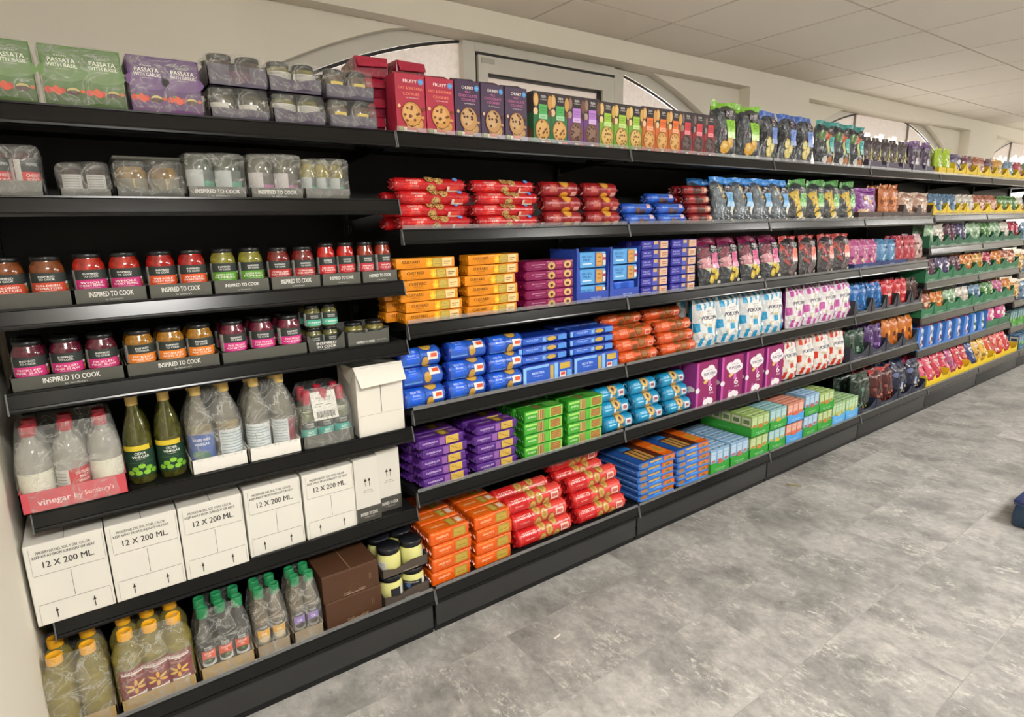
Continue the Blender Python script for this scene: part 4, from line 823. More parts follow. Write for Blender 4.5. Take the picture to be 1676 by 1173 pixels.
for i in range(4): pdr.put(1.492 - .008 * i, Y0 + .003 + .006 * i, zs + .0415 * i, 'small dark red biscuit roll, %s of the stack beside the blue bags' % level(i, 4), 'packet', 'small dark red biscuit rolls')
for i in range(4): pdr.put(1.475 - .008 * i, Y0 + .06, zs + .0415 * i, 'small dark red biscuit roll, %s of the second row back' % level(i, 4), 'packet', 'small dark red biscuit rolls')
# ---- third shelf
zs = S(1.069)
cu = [('t', 'CUSTARD', .24, .64, .29, .3, '#4a2806', 1), ('t', 'CREAMS', .24, .34, .15, .14, '#7a4a10'), ('t', "by Sainsbury's", .25, .12, .18, .09, '#7a4a10'), ('r', .5, .04, .59, .96, '#f0b01e'), ('p', [(.545, .1), (.575, .3), (.56, .6), (.545, .92), (.53, .6), (.515, .3)], '#f7cf4a'), ('p', [(.545, .15), (.6, .45), (.585, .6)], '#f7cf4a'), ('p', [(.545, .15), (.49, .45), (.505, .6)], '#f7cf4a'),
      ('r', .6, .03, .76, .97, '#b59a3c'), ('e', .68, .5, .07, .38, '#c4ab52'), ('r', .63, .3, .74, .36, '#a3883a'), ('r', .64, .6, .73, .66, '#a3883a'), ('r', .77, .06, .94, .94, '#f0cf94'), ('r', .8, .5, .92, .6, '#8a6a3a'), ('r', .8, .3, .88, .38, '#8a6a3a')]
pcu = block_pack(.222, .062, .0345, '#e08a12', cu, [('r', .05, .1, .95, .9, '#e8981c'), ('t', 'CUSTARD', .3, .5, .3, .2, '#8a5208', 1)], [('r', .1, .2, .9, .8, '#b56a10')], r=.003, sw=.006)
for j, x in enumerate((.098, .343)):
    for i in range(6): pcu.put(x + (.012, .016, .0, .012, .006, -.008)[(i + j * 2) % 6] * (1 if j == 0 else .7), Y0 + .002, zs + .035 * i, 'orange custard cream packet, %s in the %s stack of six' % (level(i, 6), ('left', 'right')[j]), 'packet', 'custard cream packets')
for i in range(4): pcu.put(.075 + .004 * (i % 2), Y0 + .074, zs + .035 * i, 'orange custard cream packet, %s of the stack behind the left one' % level(i, 4), 'packet', 'custard cream packets')
ja = [('r', 0, 0, .42, 1, '#7d0f4c'), ('t', 'JAM SANDWICH', .24, .62, .28, .16, '#e6b4cc', 1), ('t', 'CREAMS', .24, .38, .14, .12, '#e6b4cc'), ('e', .52, .4, .08, .46, '#c9a868'), ('e', .52, .35, .035, .2, '#5a1c1c'), ('r', .62, .55, .75, .9, '#b5406e'), ('r', .63, .2, .74, .4, '#a5305e'), ('e', .87, .5, .085, .46, '#d2b478'), ('e', .87, .45, .035, .2, '#6a2020')]
pja = block_pack(.24, .06, .0345, '#8a1150', ja, [('e', .3, .5, .1, .3, '#a88a58'), ('r', .45, .3, .9, .7, '#9c1a5c')], r=.003, sw=.008)
for i in range(5): pja.put(.606, Y0 + .002, zs + .035 * i, 'magenta jam sandwich cream packet, %s in the stack of five' % level(i, 5), 'packet', 'jam sandwich packets')
for i in range(5): pja.put(.60, Y0 + .068, zs + .035 * i, 'magenta jam sandwich cream packet, %s of the stack behind' % level(i, 5), 'packet', 'jam sandwich packets')
bx = '#2a48ae'
def malt_case(x, label, n3):
    m = tray(.178, .16, .212, bx, items=[('t', 'MALTED', .6, .085, .3, .028, '#b9c8ee'), ('t', 'MILK', .6, .045, .2, .025, '#b9c8ee')], prof=lambda u: 1.0 if (u < .09 or u > .93) else .2, back=.205, hs=.21, inner='#4a3c28')
    o = m.build('display_case'); o.location = (x, Y0, zs); tag(o, label, 'box', 'blue display cases')
    for i in range(3):
        if n3 and i == 0: ppx.put(x + .004, Y0 + .006, zs + .036, 'bright blue malted milk packet lying end-on in the %s display case' % ('right' if n3 else 'left'), 'packet', 'malted milk packets'); continue
        pml.put(x + .006, Y0 + .006, zs + .004 + .0655 * i + (.006 if n3 else 0), 'pale blue malted milk packet, %s in the %s display case' % (level(i, 3), 'right' if n3 else 'left'), 'packet', 'malted milk packets')
ml = [('r', 0, 0, .56, 1, '#5ba3e0'), ('t', 'MALTED', .26, .72, .36, .15, '#1f4fa0', 1), ('t', 'MILK', .26, .5, .26, .15, '#1f4fa0', 1), ('r', .1, .2, .44, .28, '#e0ecf8'), ('r', .56, .02, .62, 1, '#274f9c'), ('r', .6, .04, .86, .96, '#c08a44'), ('r', .63, .12, .83, .88, '#d09c54'), ('r', .66, .3, .8, .4, '#a87434'), ('r', .66, .6, .8, .7, '#a87434'), ('r', .88, .1, .98, .85, '#e6e0dc'), ('r', .88, .45, .98, .65, '#c23c3c')]
pml = block_pack(.14, .06, .0625, '#4c94d8', ml, r=.004, seals=False)
ppx = block_pack(.12, .06, .035, '#1a56c8', [('e', .5, .5, .2, .4, '#0f48b8'), ('r', .1, .1, .3, .9, '#2a66d4'), ('r', .7, .1, .95, .9, '#2a66d4')], r=.004, seals=False)
malt_case(.82, 'blue open display case of malted milk packets beside the magenta packets', 0); malt_case(1.0, 'blue open display case of malted milk packets beside the violet stacks', 1)
fs = [('r', 0, 0, .42, 1, '#2c2a96'), ('t', 'FRUIT', .2, .66, .26, .2, '#b9b8ee', 1), ('t', 'SHORTCAKE', .2, .36, .3, .18, '#b9b8ee', 1), ('r', .42, .0, .62, 1, '#4a56b4'), ('r', .44, .55, .58, .98, '#c9a878'), ('r', .62, 0, .7, 1, '#7d4a3a'), ('r', .68, .04, .97, .94, '#d9b89c'), ('r', .74, .55, .92, .65, '#a8603c'), ('r', .74, .3, .92, .38, '#a8603c')]
pfs = block_pack(.178, .06, .038, '#262490', fs, r=.003, sw=.005)
for j, x in enumerate((1.184, 1.372)):
    for i in range(6): pfs.put(x + random.uniform(-.003, .003), Y0 + .002, zs + .0385 * i, 'violet-blue fruit shortcake packet, %s in the %s stack of six' % (level(i, 6), ('left', 'right')[j]), 'packet', 'fruit shortcake packets')
for i in range(6): pfs.put(1.17, Y0 + .068, zs + .0385 * i, 'violet-blue fruit shortcake packet, %s in the stack behind the left one' % level(i, 6), 'packet', 'fruit shortcake packets')
# ---- fourth shelf
zs = S(.78)
def richtea(rot):
    o = [('r', 0, 0, 1, 1, '#2a5cc0'), ('e', .26, .55 + rot, .22, .4, '#1450c8'), ('e', .26, .55 + rot, .205, .37, '#1a5fe0'), ('t', 'RICH TEA', .26, .66 + rot, .27, .1, '#dbe8fb', 1), ('t', 'Biscuits', .26, .52 + rot, .18, .08, '#c4d9f8'), ('t', "by Sainsbury's", .26, .4 + rot, .24, .06, '#c4d9f8'), ('r', .48, 0, .495, 1, '#16347e')]
    o += [('e', .7, .88 + rot, .17, .26, '#16347e'), ('e', .7, .88 + rot, .155, .23, '#c9a048'), ('e', .62, .18 + rot, .11, .26, '#16347e'), ('e', .62, .18 + rot, .095, .22, '#c0963e'), ('r', .68, .26 + rot, .95, .56 + rot, '#e6ddd8'), ('r', .76, .36 + rot, .93, .5 + rot, '#d8562e'), ('r', 0, .06, .47, .12, '#6a9ce0')]
    return [q for q in o]
def clampv(items):
    o = []
    for q in items:
        q = list(q)
        if q[0] == 'r': q[2] = max(0, q[2]); q[4] = min(1, q[4])
        if q[0] == 'r' and q[4] <= q[2]: continue
        o.append(tuple(q))
    return o
prt = [roll_pack(.168, .0335, '#1436a0', clampv(richtea(t)), 'rich_tea_roll', 2.6, a, sw=.008) for t, a in ((0, .35), (-.04, .5), (.05, .75))]
for i in range(3):
    for j in range(3):
        prt[(i * 2 + j) % 3 if i else j % 2].put(.063 + .166 * j - .0 * i + (.01 * i if j else 0), Y0 + .001 + .012 * i, zs + .0655 * i, 'blue rich tea biscuit roll, %s row, %s of three' % (('bottom', 'middle', 'top')[i], ('left', 'middle', 'right')[j]), 'packet', 'rich tea biscuit rolls', ry=0)
fg = [('r', 0, .06, .06, .94, '#7db4ee'), ('r', .08, .08, .46, .92, '#2a62cc'), ('t', 'RICH TEA', .27, .62, .24, .18, '#d6e4fa', 1), ('t', 'Fingers', .27, .4, .15, .12, '#c4d9f8'), ('r', .46, .0, .56, 1, '#4478d0'), ('r', .48, .2, .54, .8, '#8ab4e8'), ('e', .66, .5, .1, .36, '#c4a544'), ('r', .62, .14, .7, .86, '#c4a544'), ('r', .8, .06, .98, .94, '#4f8fe0')]
pf = block_pack(.246, .075, .034, '#17389c', fg, [('r', .05, .1, .95, .9, '#1f45b0'), ('r', .06, .3, .12, .7, '#7db4ee')], r=.008, sw=.004)
fb = [('r', 0, .04, 1, .98, '#2a58c0'), ('r', .0, .08, .06, .96, '#86c0f2'), ('r', .06, .84, .5, .98, '#7db4ee'), ('r', .09, .12, .5, .8, '#2458c4'), ('t', 'RICH TEA', .29, .58, .24, .13, '#d6e4fa', 1), ('t', 'Fingers', .29, .4, .18, .1, '#c4d9f8'), ('r', .53, .08, .6, .9, '#c4a544'), ('r', .62, .04, .69, .96, '#86c0f2'), ('r', .73, .55, .95, .9, '#c4a544'), ('r', .73, .08, .86, .4, '#e2dcd8'), ('r', .75, .2, .84, .36, '#d0463a'), ('r', .88, .06, .98, .44, '#6aa8e4')]
pfb = block_pack(.247, .036, .077, '#17389c', fb, r=.006, sw=.002)
for j, x in enumerate((.592, .846)):
    pfb.put(x, Y0 + .001, zs, 'blue rich tea finger packet standing on edge at the front, %s' % ('left', 'right')[j], 'packet', 'rich tea finger packets')
    for i in range(3): pf.put(x - .012 + .006 * i, Y0 + .016 + .006 * i, zs + .0775 + .0345 * i, 'blue rich tea finger packet lying flat, %s in the %s stack' % (('lowest', 'middle', 'top')[i], ('left', 'right')[j]), 'packet', 'rich tea finger packets')
    for i in range(2): pfb.put(x, Y0 + .04 + .037 * i, zs, 'blue rich tea finger packet standing on edge, %s row behind the %s front one' % (('second', 'third')[i], ('left', 'right')[j]), 'packet', 'rich tea finger packets')
pf.put(.83, Y0 + .106, zs + .155, 'dark blue rich tea finger packet lying at the back above the right stack', 'packet', 'rich tea finger packets'); pf.put(.57, Y0 + .106, zs + .147, 'dark blue rich tea finger packet lying at the back above the left stack', 'packet', 'rich tea finger packets')
cd_ = [('r', 0, 0, 1, 1, '#c8521a'), ('e', .24, .5, .17, .48, '#b5320f'), ('e', .24, .5, .155, .44, '#d8501c'), ('t', 'CHOCOLATE', .23, .62, .2, .13, '#f3ccb0', 1), ('t', 'DIGESTIVE', .23, .42, .2, .13, '#f3ccb0', 1), ('e', .47, .85, .09, .26, '#7d4a20'), ('e', .46, .2, .08, .22, '#7d4a20'), ('e', .64, .5, .1, .32, '#6a3c1a'), ('e', .64, .5, .08, .24, '#96602c'), ('e', .8, .85, .08, .2, '#7d4a20'), ('r', .82, .15, .96, .45, '#e0b496'), ('r', .84, .22, .95, .38, '#c83a28')]
pcd = roll_pack(.262, .0265, '#b8410f', cd_, 'digestive_roll', 2.7, .4)
for j, x in enumerate((1.104, 1.372)):
    for i in range(3): pcd.put(x - .012 * i, Y0 + .003 + .008 * i, zs + .052 * i, 'orange chocolate digestive roll, %s in the %s stack' % (level(i, 3), ('left', 'right')[j]), 'packet', 'orange digestive rolls')
    for i in range(4): pcd.put(x - .02 - .012 * (i == 3), Y0 + .066 + .004 * i, zs + .052 * i, 'orange chocolate digestive roll, %s of the row behind the %s stack' % (level(i, 4), ('left', 'right')[j]), 'packet', 'orange digestive rolls')
# ---- fifth shelf
zs = S(.488)
ga = [('t', 'GARIBALDI', .24, .6, .32, .24, '#d8c4e6', 1), ('t', 'Biscuits', .24, .32, .16, .12, '#c0a4d6'), ('r', .45, .04, .57, .96, '#8e5aa4'), ('r', .575, .0, .6, 1, '#2c1040'), ('r', .59, .03, .88, 1, '#c9a648')] + [('e', .62 + .25 * ((i * 37) % 100) / 100, .15 + .7 * ((i * 61) % 100) / 100, .012, .05, '#3a2418', 6) for i in range(8)]
gt = [('r', .05, .15, .5, .85, '#5c2a86'), ('t', 'GARIBALDI', .27, .5, .34, .2, '#c4a8dc', 1), ('r', .52, .1, .72, .9, '#8a7230'), ('e', .62, .5, .07, .3, '#c9a648'), ('r', .74, .2, .95, .8, '#7a3f8e'), ('t', '200g', .84, .5, .14, .2, '#e0d2ec')]
pga = block_pack(.206, .07, .0355, '#4f1f7e', ga, gt, r=.005, sw=.014)
for j, x in enumerate((.12, .34)):
    for i in range(5): pga.put(x + (.008, .004, -.0, .008, -.006)[(i + j) % 5], Y0 + .002, zs + .0358 * i, 'purple garibaldi packet, %s in the %s front stack of five' % (level(i, 5), ('left', 'right')[j]), 'packet', 'garibaldi packets')
    for i in range(5): pga.put(x - .006, Y0 + .078, zs + .0358 * i + (.004 if j else 0), 'purple garibaldi packet, %s in the stack behind the %s front one' % (level(i, 5), ('left', 'right')[j]), 'packet', 'garibaldi packets')
gr = [('r', .02, .1, .32, .9, '#3fa02c'), ('r', .03, .72, .32, .92, '#9fdc6a'), ('t', 'BOURBON', .18, .46, .2, .18, '#d8f0c4', 1), ('r', .33, .04, .5, .96, '#c9b06a'), ('r', .345, .08, .36, .92, '#6e4a24'), ('r', .39, .1, .41, .92, '#7a4f28'), ('r', .43, .1, .45, .92, '#7a4f28'), ('r', .47, .1, .485, .92, '#6e4a24'), ('r', .51, .04, .62, .96, '#58b838'), ('r', .63, .04, .97, .96, '#8cd65a'), ('r', .66, .12, .94, .88, '#9a6a30')] + [('r', .66, .2 + .16 * i, .94, .26 + .16 * i, '#b98a4a') for i in range(4)]
pgr = block_pack(.2, .06, .0475, '#2f9422', gr, [('r', .04, .1, .33, .9, '#3aa32a'), ('r', .33, .1, .5, .9, '#8a7440'), ('r', .62, .1, .96, .9, '#6ab84a')], r=.003, sw=.004)
for j, x in enumerate((.567, .785)):
    for i in range(4): pgr.put(x + .003 * (i % 2), Y0 + .002, zs + .048 * i, 'green bourbon biscuit packet, %s in the %s front stack of four' % (level(i, 4), ('left', 'right')[j]), 'packet', 'green biscuit packets')
    for i in range(4): pgr.put(x - .004, Y0 + .066, zs + .048 * i, 'green bourbon biscuit packet, %s in the stack behind the %s front one' % (level(i, 4), ('left', 'right')[j]), 'packet', 'green biscuit packets')
    for i in range(4): pgr.put(x - .006, Y0 + .13, zs + .048 * i, 'green bourbon biscuit packet, %s in the third stack back on the %s' % (level(i, 4), ('left', 'right')[j]), 'packet', 'green biscuit packets')
nb = [('r', 0, 0, 1, 1, '#1787b4'), ('e', .22, .5, .19, .46, '#0f6c9c'), ('e', .22, .5, .175, .42, '#1a94c4'), ('t', 'SHORTCAKE', .22, .56, .24, .13, '#bfe6f2', 1), ('r', .1, .36, .34, .42, '#a6d8ea'), ('e', .55, .62, .15, .34, '#7a5a28'), ('e', .55, .62, .135, .3, '#d0ac66'), ('e', .55, .6, .05, .12, '#5a3a1c'), ('e', .56, .05, .13, .2, '#b5914e'), ('r', .42, .2, .5, .4, '#cfe2e6'), ('r', .74, .2, .95, .52, '#dcd6d8'), ('r', .78, .3, .92, .44, '#8a3a4a'), ('r', .7, .0, .72, 1, '#8cc8dc')]
pnb = roll_pack(.196, .0335, '#0f6f9a', nb, 'biscuit_roll', 2.7, .45)
for i in range(3):
    for j in range(3): pnb.put(.988 + .1995 * j - .012 * i, Y0 + .002 + .012 * i, zs + .0655 * i, 'turquoise ring biscuit roll, %s row, %s of three' % (('bottom', 'middle', 'top')[i], ('left', 'middle', 'right')[j]), 'packet', 'turquoise biscuit rolls')
# ---- base shelf
zs = S(.17)
og = [('t', 'GINGER NUTS', .3, .55, .3, .2, '#f9d3a8', 1), ('t', "by Sainsbury's", .3, .3, .2, .1, '#f3c090'), ('r', .05, .88, .5, .97, '#f59a4a'), ('r', .57, .12, .9, .94, '#a98a30'), ('r', .6, .24, .87, .82, '#b99c40'), ('r', .63, .4, .84, .46, '#8a6e24')]
otp = [('r', .06, .1, .55, .9, '#e06818'), ('t', 'GINGER NUTS', .3, .5, .34, .16, '#f9cfa0', 1), ('r', .56, .1, .74, .9, '#a98a30'), ('r', .59, .2, .71, .8, '#c0a450'), ('r', .77, .2, .94, .8, '#e8a070'), ('r', .8, .3, .9, .7, '#e8d8d0')]
pog = block_pack(.165, .075, .0495, '#dd5a0c', og, otp, [('r', .2, .2, .8, .8, '#b8440a')], r=.006, sw=.006)
for j, x in enumerate((.085, .262)):
    for k in range(4):
        for i in range(4):
            if k == 3 and i < 3: continue
            pog.put(x + .004 * ((i + k) % 3 - 1), YBASE + .002 + .078 * k, zs + .05 * i, 'orange ginger biscuit packet, %s in the %s column, %s' % (level(i, 4), ('left', 'right')[j], ('front stack', 'second stack back', 'third stack back', 'fourth stack back')[k]), 'packet', 'orange biscuit packets')
dg = [('r', 0, 0, 1, 1, '#d2423a'), ('r', .02, .05, .34, .95, '#c01a1c'), ('e', .3, .5, .07, .45, '#c01a1c'), ('t', 'DIGESTIVES', .18, .6, .26, .16, '#f3cfc4', 1), ('t', "by Sainsbury's", .18, .36, .16, .08, '#f3cfc4')]
for a, b_ in ((.44, .75), (.43, .15), (.56, .45), (.68, .82), (.7, .12)): dg += [('e', a, b_, .07, .27, '#8a5a26'), ('e', a, b_, .062, .24, '#c0984c'), ('e', a, b_, .03, .12, '#a98040')]
dg += [('r', .78, .2, .94, .5, '#e8c4b4'), ('r', .8, .28, .92, .42, '#b5302a'), ('r', .96, 0, .98, 1, '#e8584a')]
pdg = roll_pack(.288, .0335, '#c2191c', dg, 'digestive_roll', 2.7, .45)
for j, x in enumerate((.507, .812)):
    for i in range(3): pdg.put(x - .014 * i, YBASE + .004 + .014 * i, zs + .0018 + .0655 * i, 'red digestive biscuit roll, %s in the %s stack of three' % (level(i, 3), ('left', 'right')[j]), 'packet', 'red digestive rolls')
    for i in range(4 if j else 3): pdg.put(x - .03 - .02 * (i == 3), YBASE + .09 + .012 * i, zs + .0018 + .0655 * i, 'red digestive biscuit roll, %s of the row behind the %s stack' % (level(i, 4), ('left', 'right')[j]), 'packet', 'red digestive rolls')
# long flat two-tone packets, ends to the aisle
def flatpack(w, d, h):
    b = MB().rbox(-w / 2, w / 2, 0, d, .001, h - .001, .007, M('#2a5aa8', 'w'), 2, .001)
    b.print(top(w, d, h - .0008), [('r', 0, 0, .18, 1, '#24539e'), ('r', .18, .04, .7, .96, '#4a3020')] + [('r', .2 + .12 * i, .06, .29 + .12 * i, .5, '#b98c4a') for i in range(3)] + [('r', .2, .55, .45, .75, '#2f7fd0'), ('r', .54, .1, .68, .9, '#5a2416'), ('r', .7, 0, 1, 1, '#e06414'), ('r', .75, .12, .96, .45, '#f08a34'), ('r', .79, .18, .92, .38, '#b99030')], k='w', e0=.001)
    b.print(front(w, h * .8, 0, h * .1), [('r', 0, 0, .68, 1, '#2c6cc4'), ('e', .16, .5, .1, .42, '#a8763c'), ('r', .3, .6, .62, 1, '#c9a05a'), ('p', [(.3, 0), (.66, 0), (.66, .35), (.5, .5)], '#5aa0e6'), ('r', .68, 0, 1, 1, '#e06414'), ('r', .74, .2, .94, .8, '#c08a34'), ('r', .78, .35, .9, .65, '#8a5a24')], k='w', e0=.001)
    b.print(left(d, h, -w / 2), [('p', [(.0, .4), (1, .7), (1, .8), (.0, .5)], '#8fb4e0')], k='w', e0=.001)
    o = b.build('flat_packet'); m = MB()
    m.add([(-w / 2 + .004, .002, h * .3), (w / 2 - .004, .002, h * .3), (w / 2 - .006, -.012, h * .12), (-w / 2 + .01, -.01, h * .16)], [(0, 1, 2, 3)], M('#3f7cc8', 'w')); m.build('end_seal', o)
    return Proto(o)
pfl = flatpack(.235, .27, .0295)
for j, x in enumerate((1.142, 1.397)):
    for i in range(6): pfl.put(x + random.uniform(-.006, .006), YBASE + .012, zs + .0302 * i, 'flat blue and orange biscuit packet, %s in the %s stack of six' % (level(i, 6), ('left', 'right')[j]), 'packet', 'flat blue and orange packets', rz=random.uniform(-.02, .02))
# ================================================================ bags, popcorn, cartons and sweets
zt = S(1.653)
def ttd(lab, art, patch='#34242c', lx=.45, ly=.48, lw_=.38, lh=.26, px=.42):
    return list(art) + [('p', [(px, .93), (px + .38, .93), (px + .38, .79), (px + .19, .73), (px, .79)], patch), ('t', 'taste', px + .19, .87, .26, .055, '#d9d4d4', 1), ('t', 'the difference', px + .19, .815, .3, .028, '#c9c4c4'),
        ('r', lx, ly, lx + lw_, ly + lh * .62 + .09, lab), ('r', lx, ly - .1, lx + lw_, ly + .02, mixh(lab, '#ffffff', .45)), ('t', 'sea salt', lx + lw_ / 2, ly + .19, lw_ * .7, .028, mixh(lab, '#000000', .55)), ('t', '& herb', lx + lw_ / 2, ly + .14, lw_ * .6, .028, mixh(lab, '#000000', .55)), ('t', 'crisps', lx + lw_ / 2, ly + .09, lw_ * .5, .026, mixh(lab, '#000000', .5)), ('r', .7, .03, .95, .09, '#d5cdb9')]
def chips(c, pts):
    o = []
    for x, y, a, b in pts: o += [('e', x, y, a, b, mixh(c, '#5a3a08', .35)), ('e', x, y, a * .88, b * .88, c), ('e', x - a * .15, y + b * .1, a * .5, b * .45, mixh(c, '#ffffff', .25))]
    return o
def place_bags(pr_, xs, y, z, lab, grp, cat='bag', lean=-.06, tw=.06):
    for i, x in enumerate(xs):
        nm = seq(i, len(xs)) if len(xs) > 2 else (('left', 'right')[i] if len(xs) == 2 else 'single')
        pr_.put(x, y + random.uniform(0, .006), z, lab.format(nm, len(xs)), cat, grp, rz=random.uniform(-tw, tw), rx=lean + random.uniform(-.012, .012))
DG = '#3a3d40'
dark_art = [('e', .25, .68, .22, .2, '#4c5054'), ('p', [(.0, .3), (.2, .6), (.1, .9), (.0, .9)], '#2b2d30'), ('e', .3, .5, .1, .08, '#5a3a44')]
b1 = bag(.182, .225, .07, DG, ttd('#8cc832', dark_art + chips('#d9a53c', ((.36, .2, .19, .13), (.58, .31, .15, .12))) + [('r', .1, .02, .7, .06, '#4f6a3a')]), '#7ab829', 3)
b1.put(1.65, Y0, zt, 'dark snack bag with lime top, left of the lime pair on the top shelf', 'bag', 'snack bags on the top shelf', rx=-.03, rz=.02)
b1.put(1.838, Y0, zt, 'dark snack bag with lime top, right of the lime pair on the top shelf', 'bag', 'snack bags on the top shelf', rx=-.04, rz=-.02)
b2 = bag(.152, .215, .06, '#43474b', ttd('#5b7fd0', dark_art + chips('#cfc06a', ((.3, .42, .14, .12), (.34, .2, .17, .12), (.5, .28, .14, .12)))), '#4468b8', 5)
place_bags(b2, (2.013, 2.175, 2.338), Y0, zt, 'dark snack bag with blue top on the top shelf, {} of three', 'snack bags on the top shelf')
b3 = bag(.165, .215, .06, '#33363a', ttd('#4fb0ae', [('e', .2, .72, .2, .12, '#5a7a44'), ('e', .5, .72, .2, .14, '#b5542e'), ('e', .45, .45, .12, .17, '#b9c47a'), ('e', .45, .45, .09, .13, '#d0d49a'), ('e', .3, .14, .13, .09, '#c9c9c4'), ('e', .55, .13, .13, .1, '#b5764a'), ('e', .8, .2, .08, .14, '#d9d5a8')], lx=.58, lw_=.3, ly=.44), '#2a8a86', 7)
place_bags(b3, (2.55, 2.728, 2.9), Y0, zt, 'dark snack bag with teal top on the top shelf, {} of three', 'snack bags on the top shelf')
# small pouches in dark purple trays
def pouch(w, h, t, c, items, seed, sc=None, n=(7, 9)): return bag(w, h, t, c, items, sc, seed, 'sweet_pouch', n=n)
def blot(cs, seed, n=7, s=.13):
    R = random.Random(seed); return [('e', R.uniform(.12, .88), R.uniform(.1, .75), R.uniform(.5, 1) * s, R.uniform(.5, 1) * s * .8, cs[i % len(cs)], 8) for i in range(n)]
def uform(lo=.45, pw=2.2): return lambda u: lo + (1 - lo) * min(1, abs(2 * u - 1)) ** pw
def vform(lo=.4): return lambda u: lo + (1 - lo) * max(0, min(1, (abs(2 * u - 1) - .45) / .45))
pd1 = pouch(.2, .165, .06, '#3d3038', blot(('#8a8a3a', '#6a5a30', '#b09a4a', '#55402f'), 4, 12) + [('r', .5, .3, .66, .75, '#a5a83c'), ('r', .55, .3, .6, .75, '#e8e6c0')], 11, '#4a3f3a')
pd2 = pouch(.17, .18, .06, '#4a3a52', [('r', .1, .82, .9, 1, '#6d4a86'), ('e', .5, .62, .24, .1, '#2c2230'), ('r', .36, .2, .62, .5, '#b9b0bc')] + blot(('#7a6a80', '#55404f'), 8, 8), 12, '#6f4c88')
PDQ = []
for k, (x0, x1, p, nm) in enumerate(((2.995, 3.225, pd1, 'olive and brown'), (3.228, 3.445, pd1, 'olive and brown'), (3.448, 3.575, pd1, 'olive and brown'), (3.6, 3.785, pd2, 'purple'), (3.79, 3.94, pd2, 'purple'))):
    o = tray(x1 - x0, .15, .055, '#4c4354', prof=(lambda u: .9 - .35 * (u > .75)), items=[('e', .08, .6, .06, .3, '#8a8496')]).build('display_tray'); o.location = ((x0 + x1) / 2, Y0, zt)
    tag(o, 'dark purple tray of %s pouches on top, %s of five' % (nm, seq(k, 5)), 'tray', 'dark purple trays')
    PDQ.append((p, x0, x1, nm, k))
def rows2(p, w0, t0, x0, x1, n, d, y, z, lab, cat, grp, rows=2, lean=-.05, hs=1.0, tw=.03):
    cell = (x1 - x0 - .012) / n; sx = (cell - .006) / (w0 * 1.06); sy = min(1, (d - .036) / rows / (t0 * 1.2))
    for r in range(rows):
        for q in range(n):
            p.put(x0 + .006 + cell * (q + .5), y + .013 + r * (t0 * 1.2 * sy + .004), z + .0045, lab(q, r), cat, grp, rz=random.uniform(-tw, tw), rx=lean, sc=(sx, sy, hs))
LR = ('left', 'middle', 'right')
def side(q, n): return '' if n == 1 else (LR[q] if n == 3 else ('left', 'right')[q]) + ' '
for p, x0, x1, nm, k in PDQ:
    rows2(p, .2 if p is pd1 else .17, .06, x0, x1, 2 if x1 - x0 > .2 else 1, .15, Y0, zt, lambda q, r: '%s pouch, %s%s, in the %s dark purple tray' % (nm, side(q, 2) if x1 - x0 > .2 else '', ('in front', 'behind')[r], seq(k, 5)), 'pouch', 'pouches in dark purple trays')
# lime sweets then yellow trays
YL = '#e3c31c'
def sweets_tray(x0, x1, z, hf, d, c, prof, lab, grp, y=Y0, txt='SWEETS', txc='#5a4a10', hb=None):
    o = tray(x1 - x0 - .002, d, hf, c, prof=prof, items=[('t', txt, .5, .2, .5, .09, txc, 1), ('r', .42, .08, .58, .1, txc)] if txt else (), back=hb or hf * .8, hs=hf).build('display_tray')
    o.location = ((x0 + x1) / 2, y, z); return tag(o, lab, 'tray', grp)
SWC = [('#4a3f66', ('#e8e8f0', '#2c2848')), ('#6a2c44', ('#e8d8c8', '#8a3c5a')), ('#a0583c', ('#e8c8a8', '#6a3826')), ('#5a3446', ('#c9a8b8', '#3c2230')), ('#c08a2c', ('#f0e0a8', '#8a5a1c')), ('#5f7f9c', ('#d0dce8', '#3c5468')), ('#a02440', ('#e88a9c', '#701c30')), ('#4a7a3c', ('#d9e8c8', '#2c5a2c')), ('#b05a7c', ('#f0d0dc', '#7a3450')), ('#c9762c', ('#f0c890', '#8a4a18')), ('#8fae8c', ('#e8f0e0', '#4a6a4c')), ('#cfc9bc', ('#8a5a4a', '#eae6de'))]
SWP = {}
def swp(i):
    i %= len(SWC)
    if i not in SWP: SWP[i] = pouch(.16, .16, .055, SWC[i][0], blot(SWC[i][1], i + 30, 7, .16) + [('t', 'sweets', .5, .66, .5, .1, SWC[i][1][0], 1)], 40 + i, SWC[i][0], n=(6, 8))
    return SWP[i]
COLN = ['navy', 'plum', 'rust', 'mauve', 'amber', 'steel blue', 'crimson', 'leaf green', 'rose', 'orange', 'sage', 'cream']
def fill(x0, x1, z, ci, h, nm, grp, y=Y0, n=1, d=.15):
    rows2(swp(ci), .16, .055, x0, x1, n, d, y, z, lambda q, r: '%s sweet pouch %s, %sin %s' % (COLN[ci % 12], ('in front', 'behind')[r], side(q, n), nm), 'pouch', grp, hs=h / .16)
lm = pouch(.12, .16, .05, '#a5c41f', [('t', 'sour', .5, .7, .5, .12, '#f0f5d0', 1), ('t', 'sweets', .5, .45, .6, .12, '#e8f0c0', 1), ('r', .2, .08, .8, .25, '#d8d83a')] + blot(('#c8dc4a', '#8aaa18'), 3, 5), 21, '#b5d02a')
for k, (x0, x1) in enumerate(((4.005, 4.135), (4.14, 4.265))):
    sweets_tray(x0, x1, zt, .05, .14, YL, None, 'yellow tray of lime sweets on the top shelf, %s' % ('left', 'right')[k], 'yellow sweet trays')
    rows2(lm, .12, .05, x0, x1, 1, .14, Y0, zt, lambda q, r: 'lime green sweet pouch %s in the %s lime tray' % (('in front', 'behind')[r], ('left', 'right')[k]), 'pouch', 'lime pouches')
e_ = (4.27, 4.49, 4.705, 4.953, 5.118, 5.362, 5.614, 5.825, 5.99)
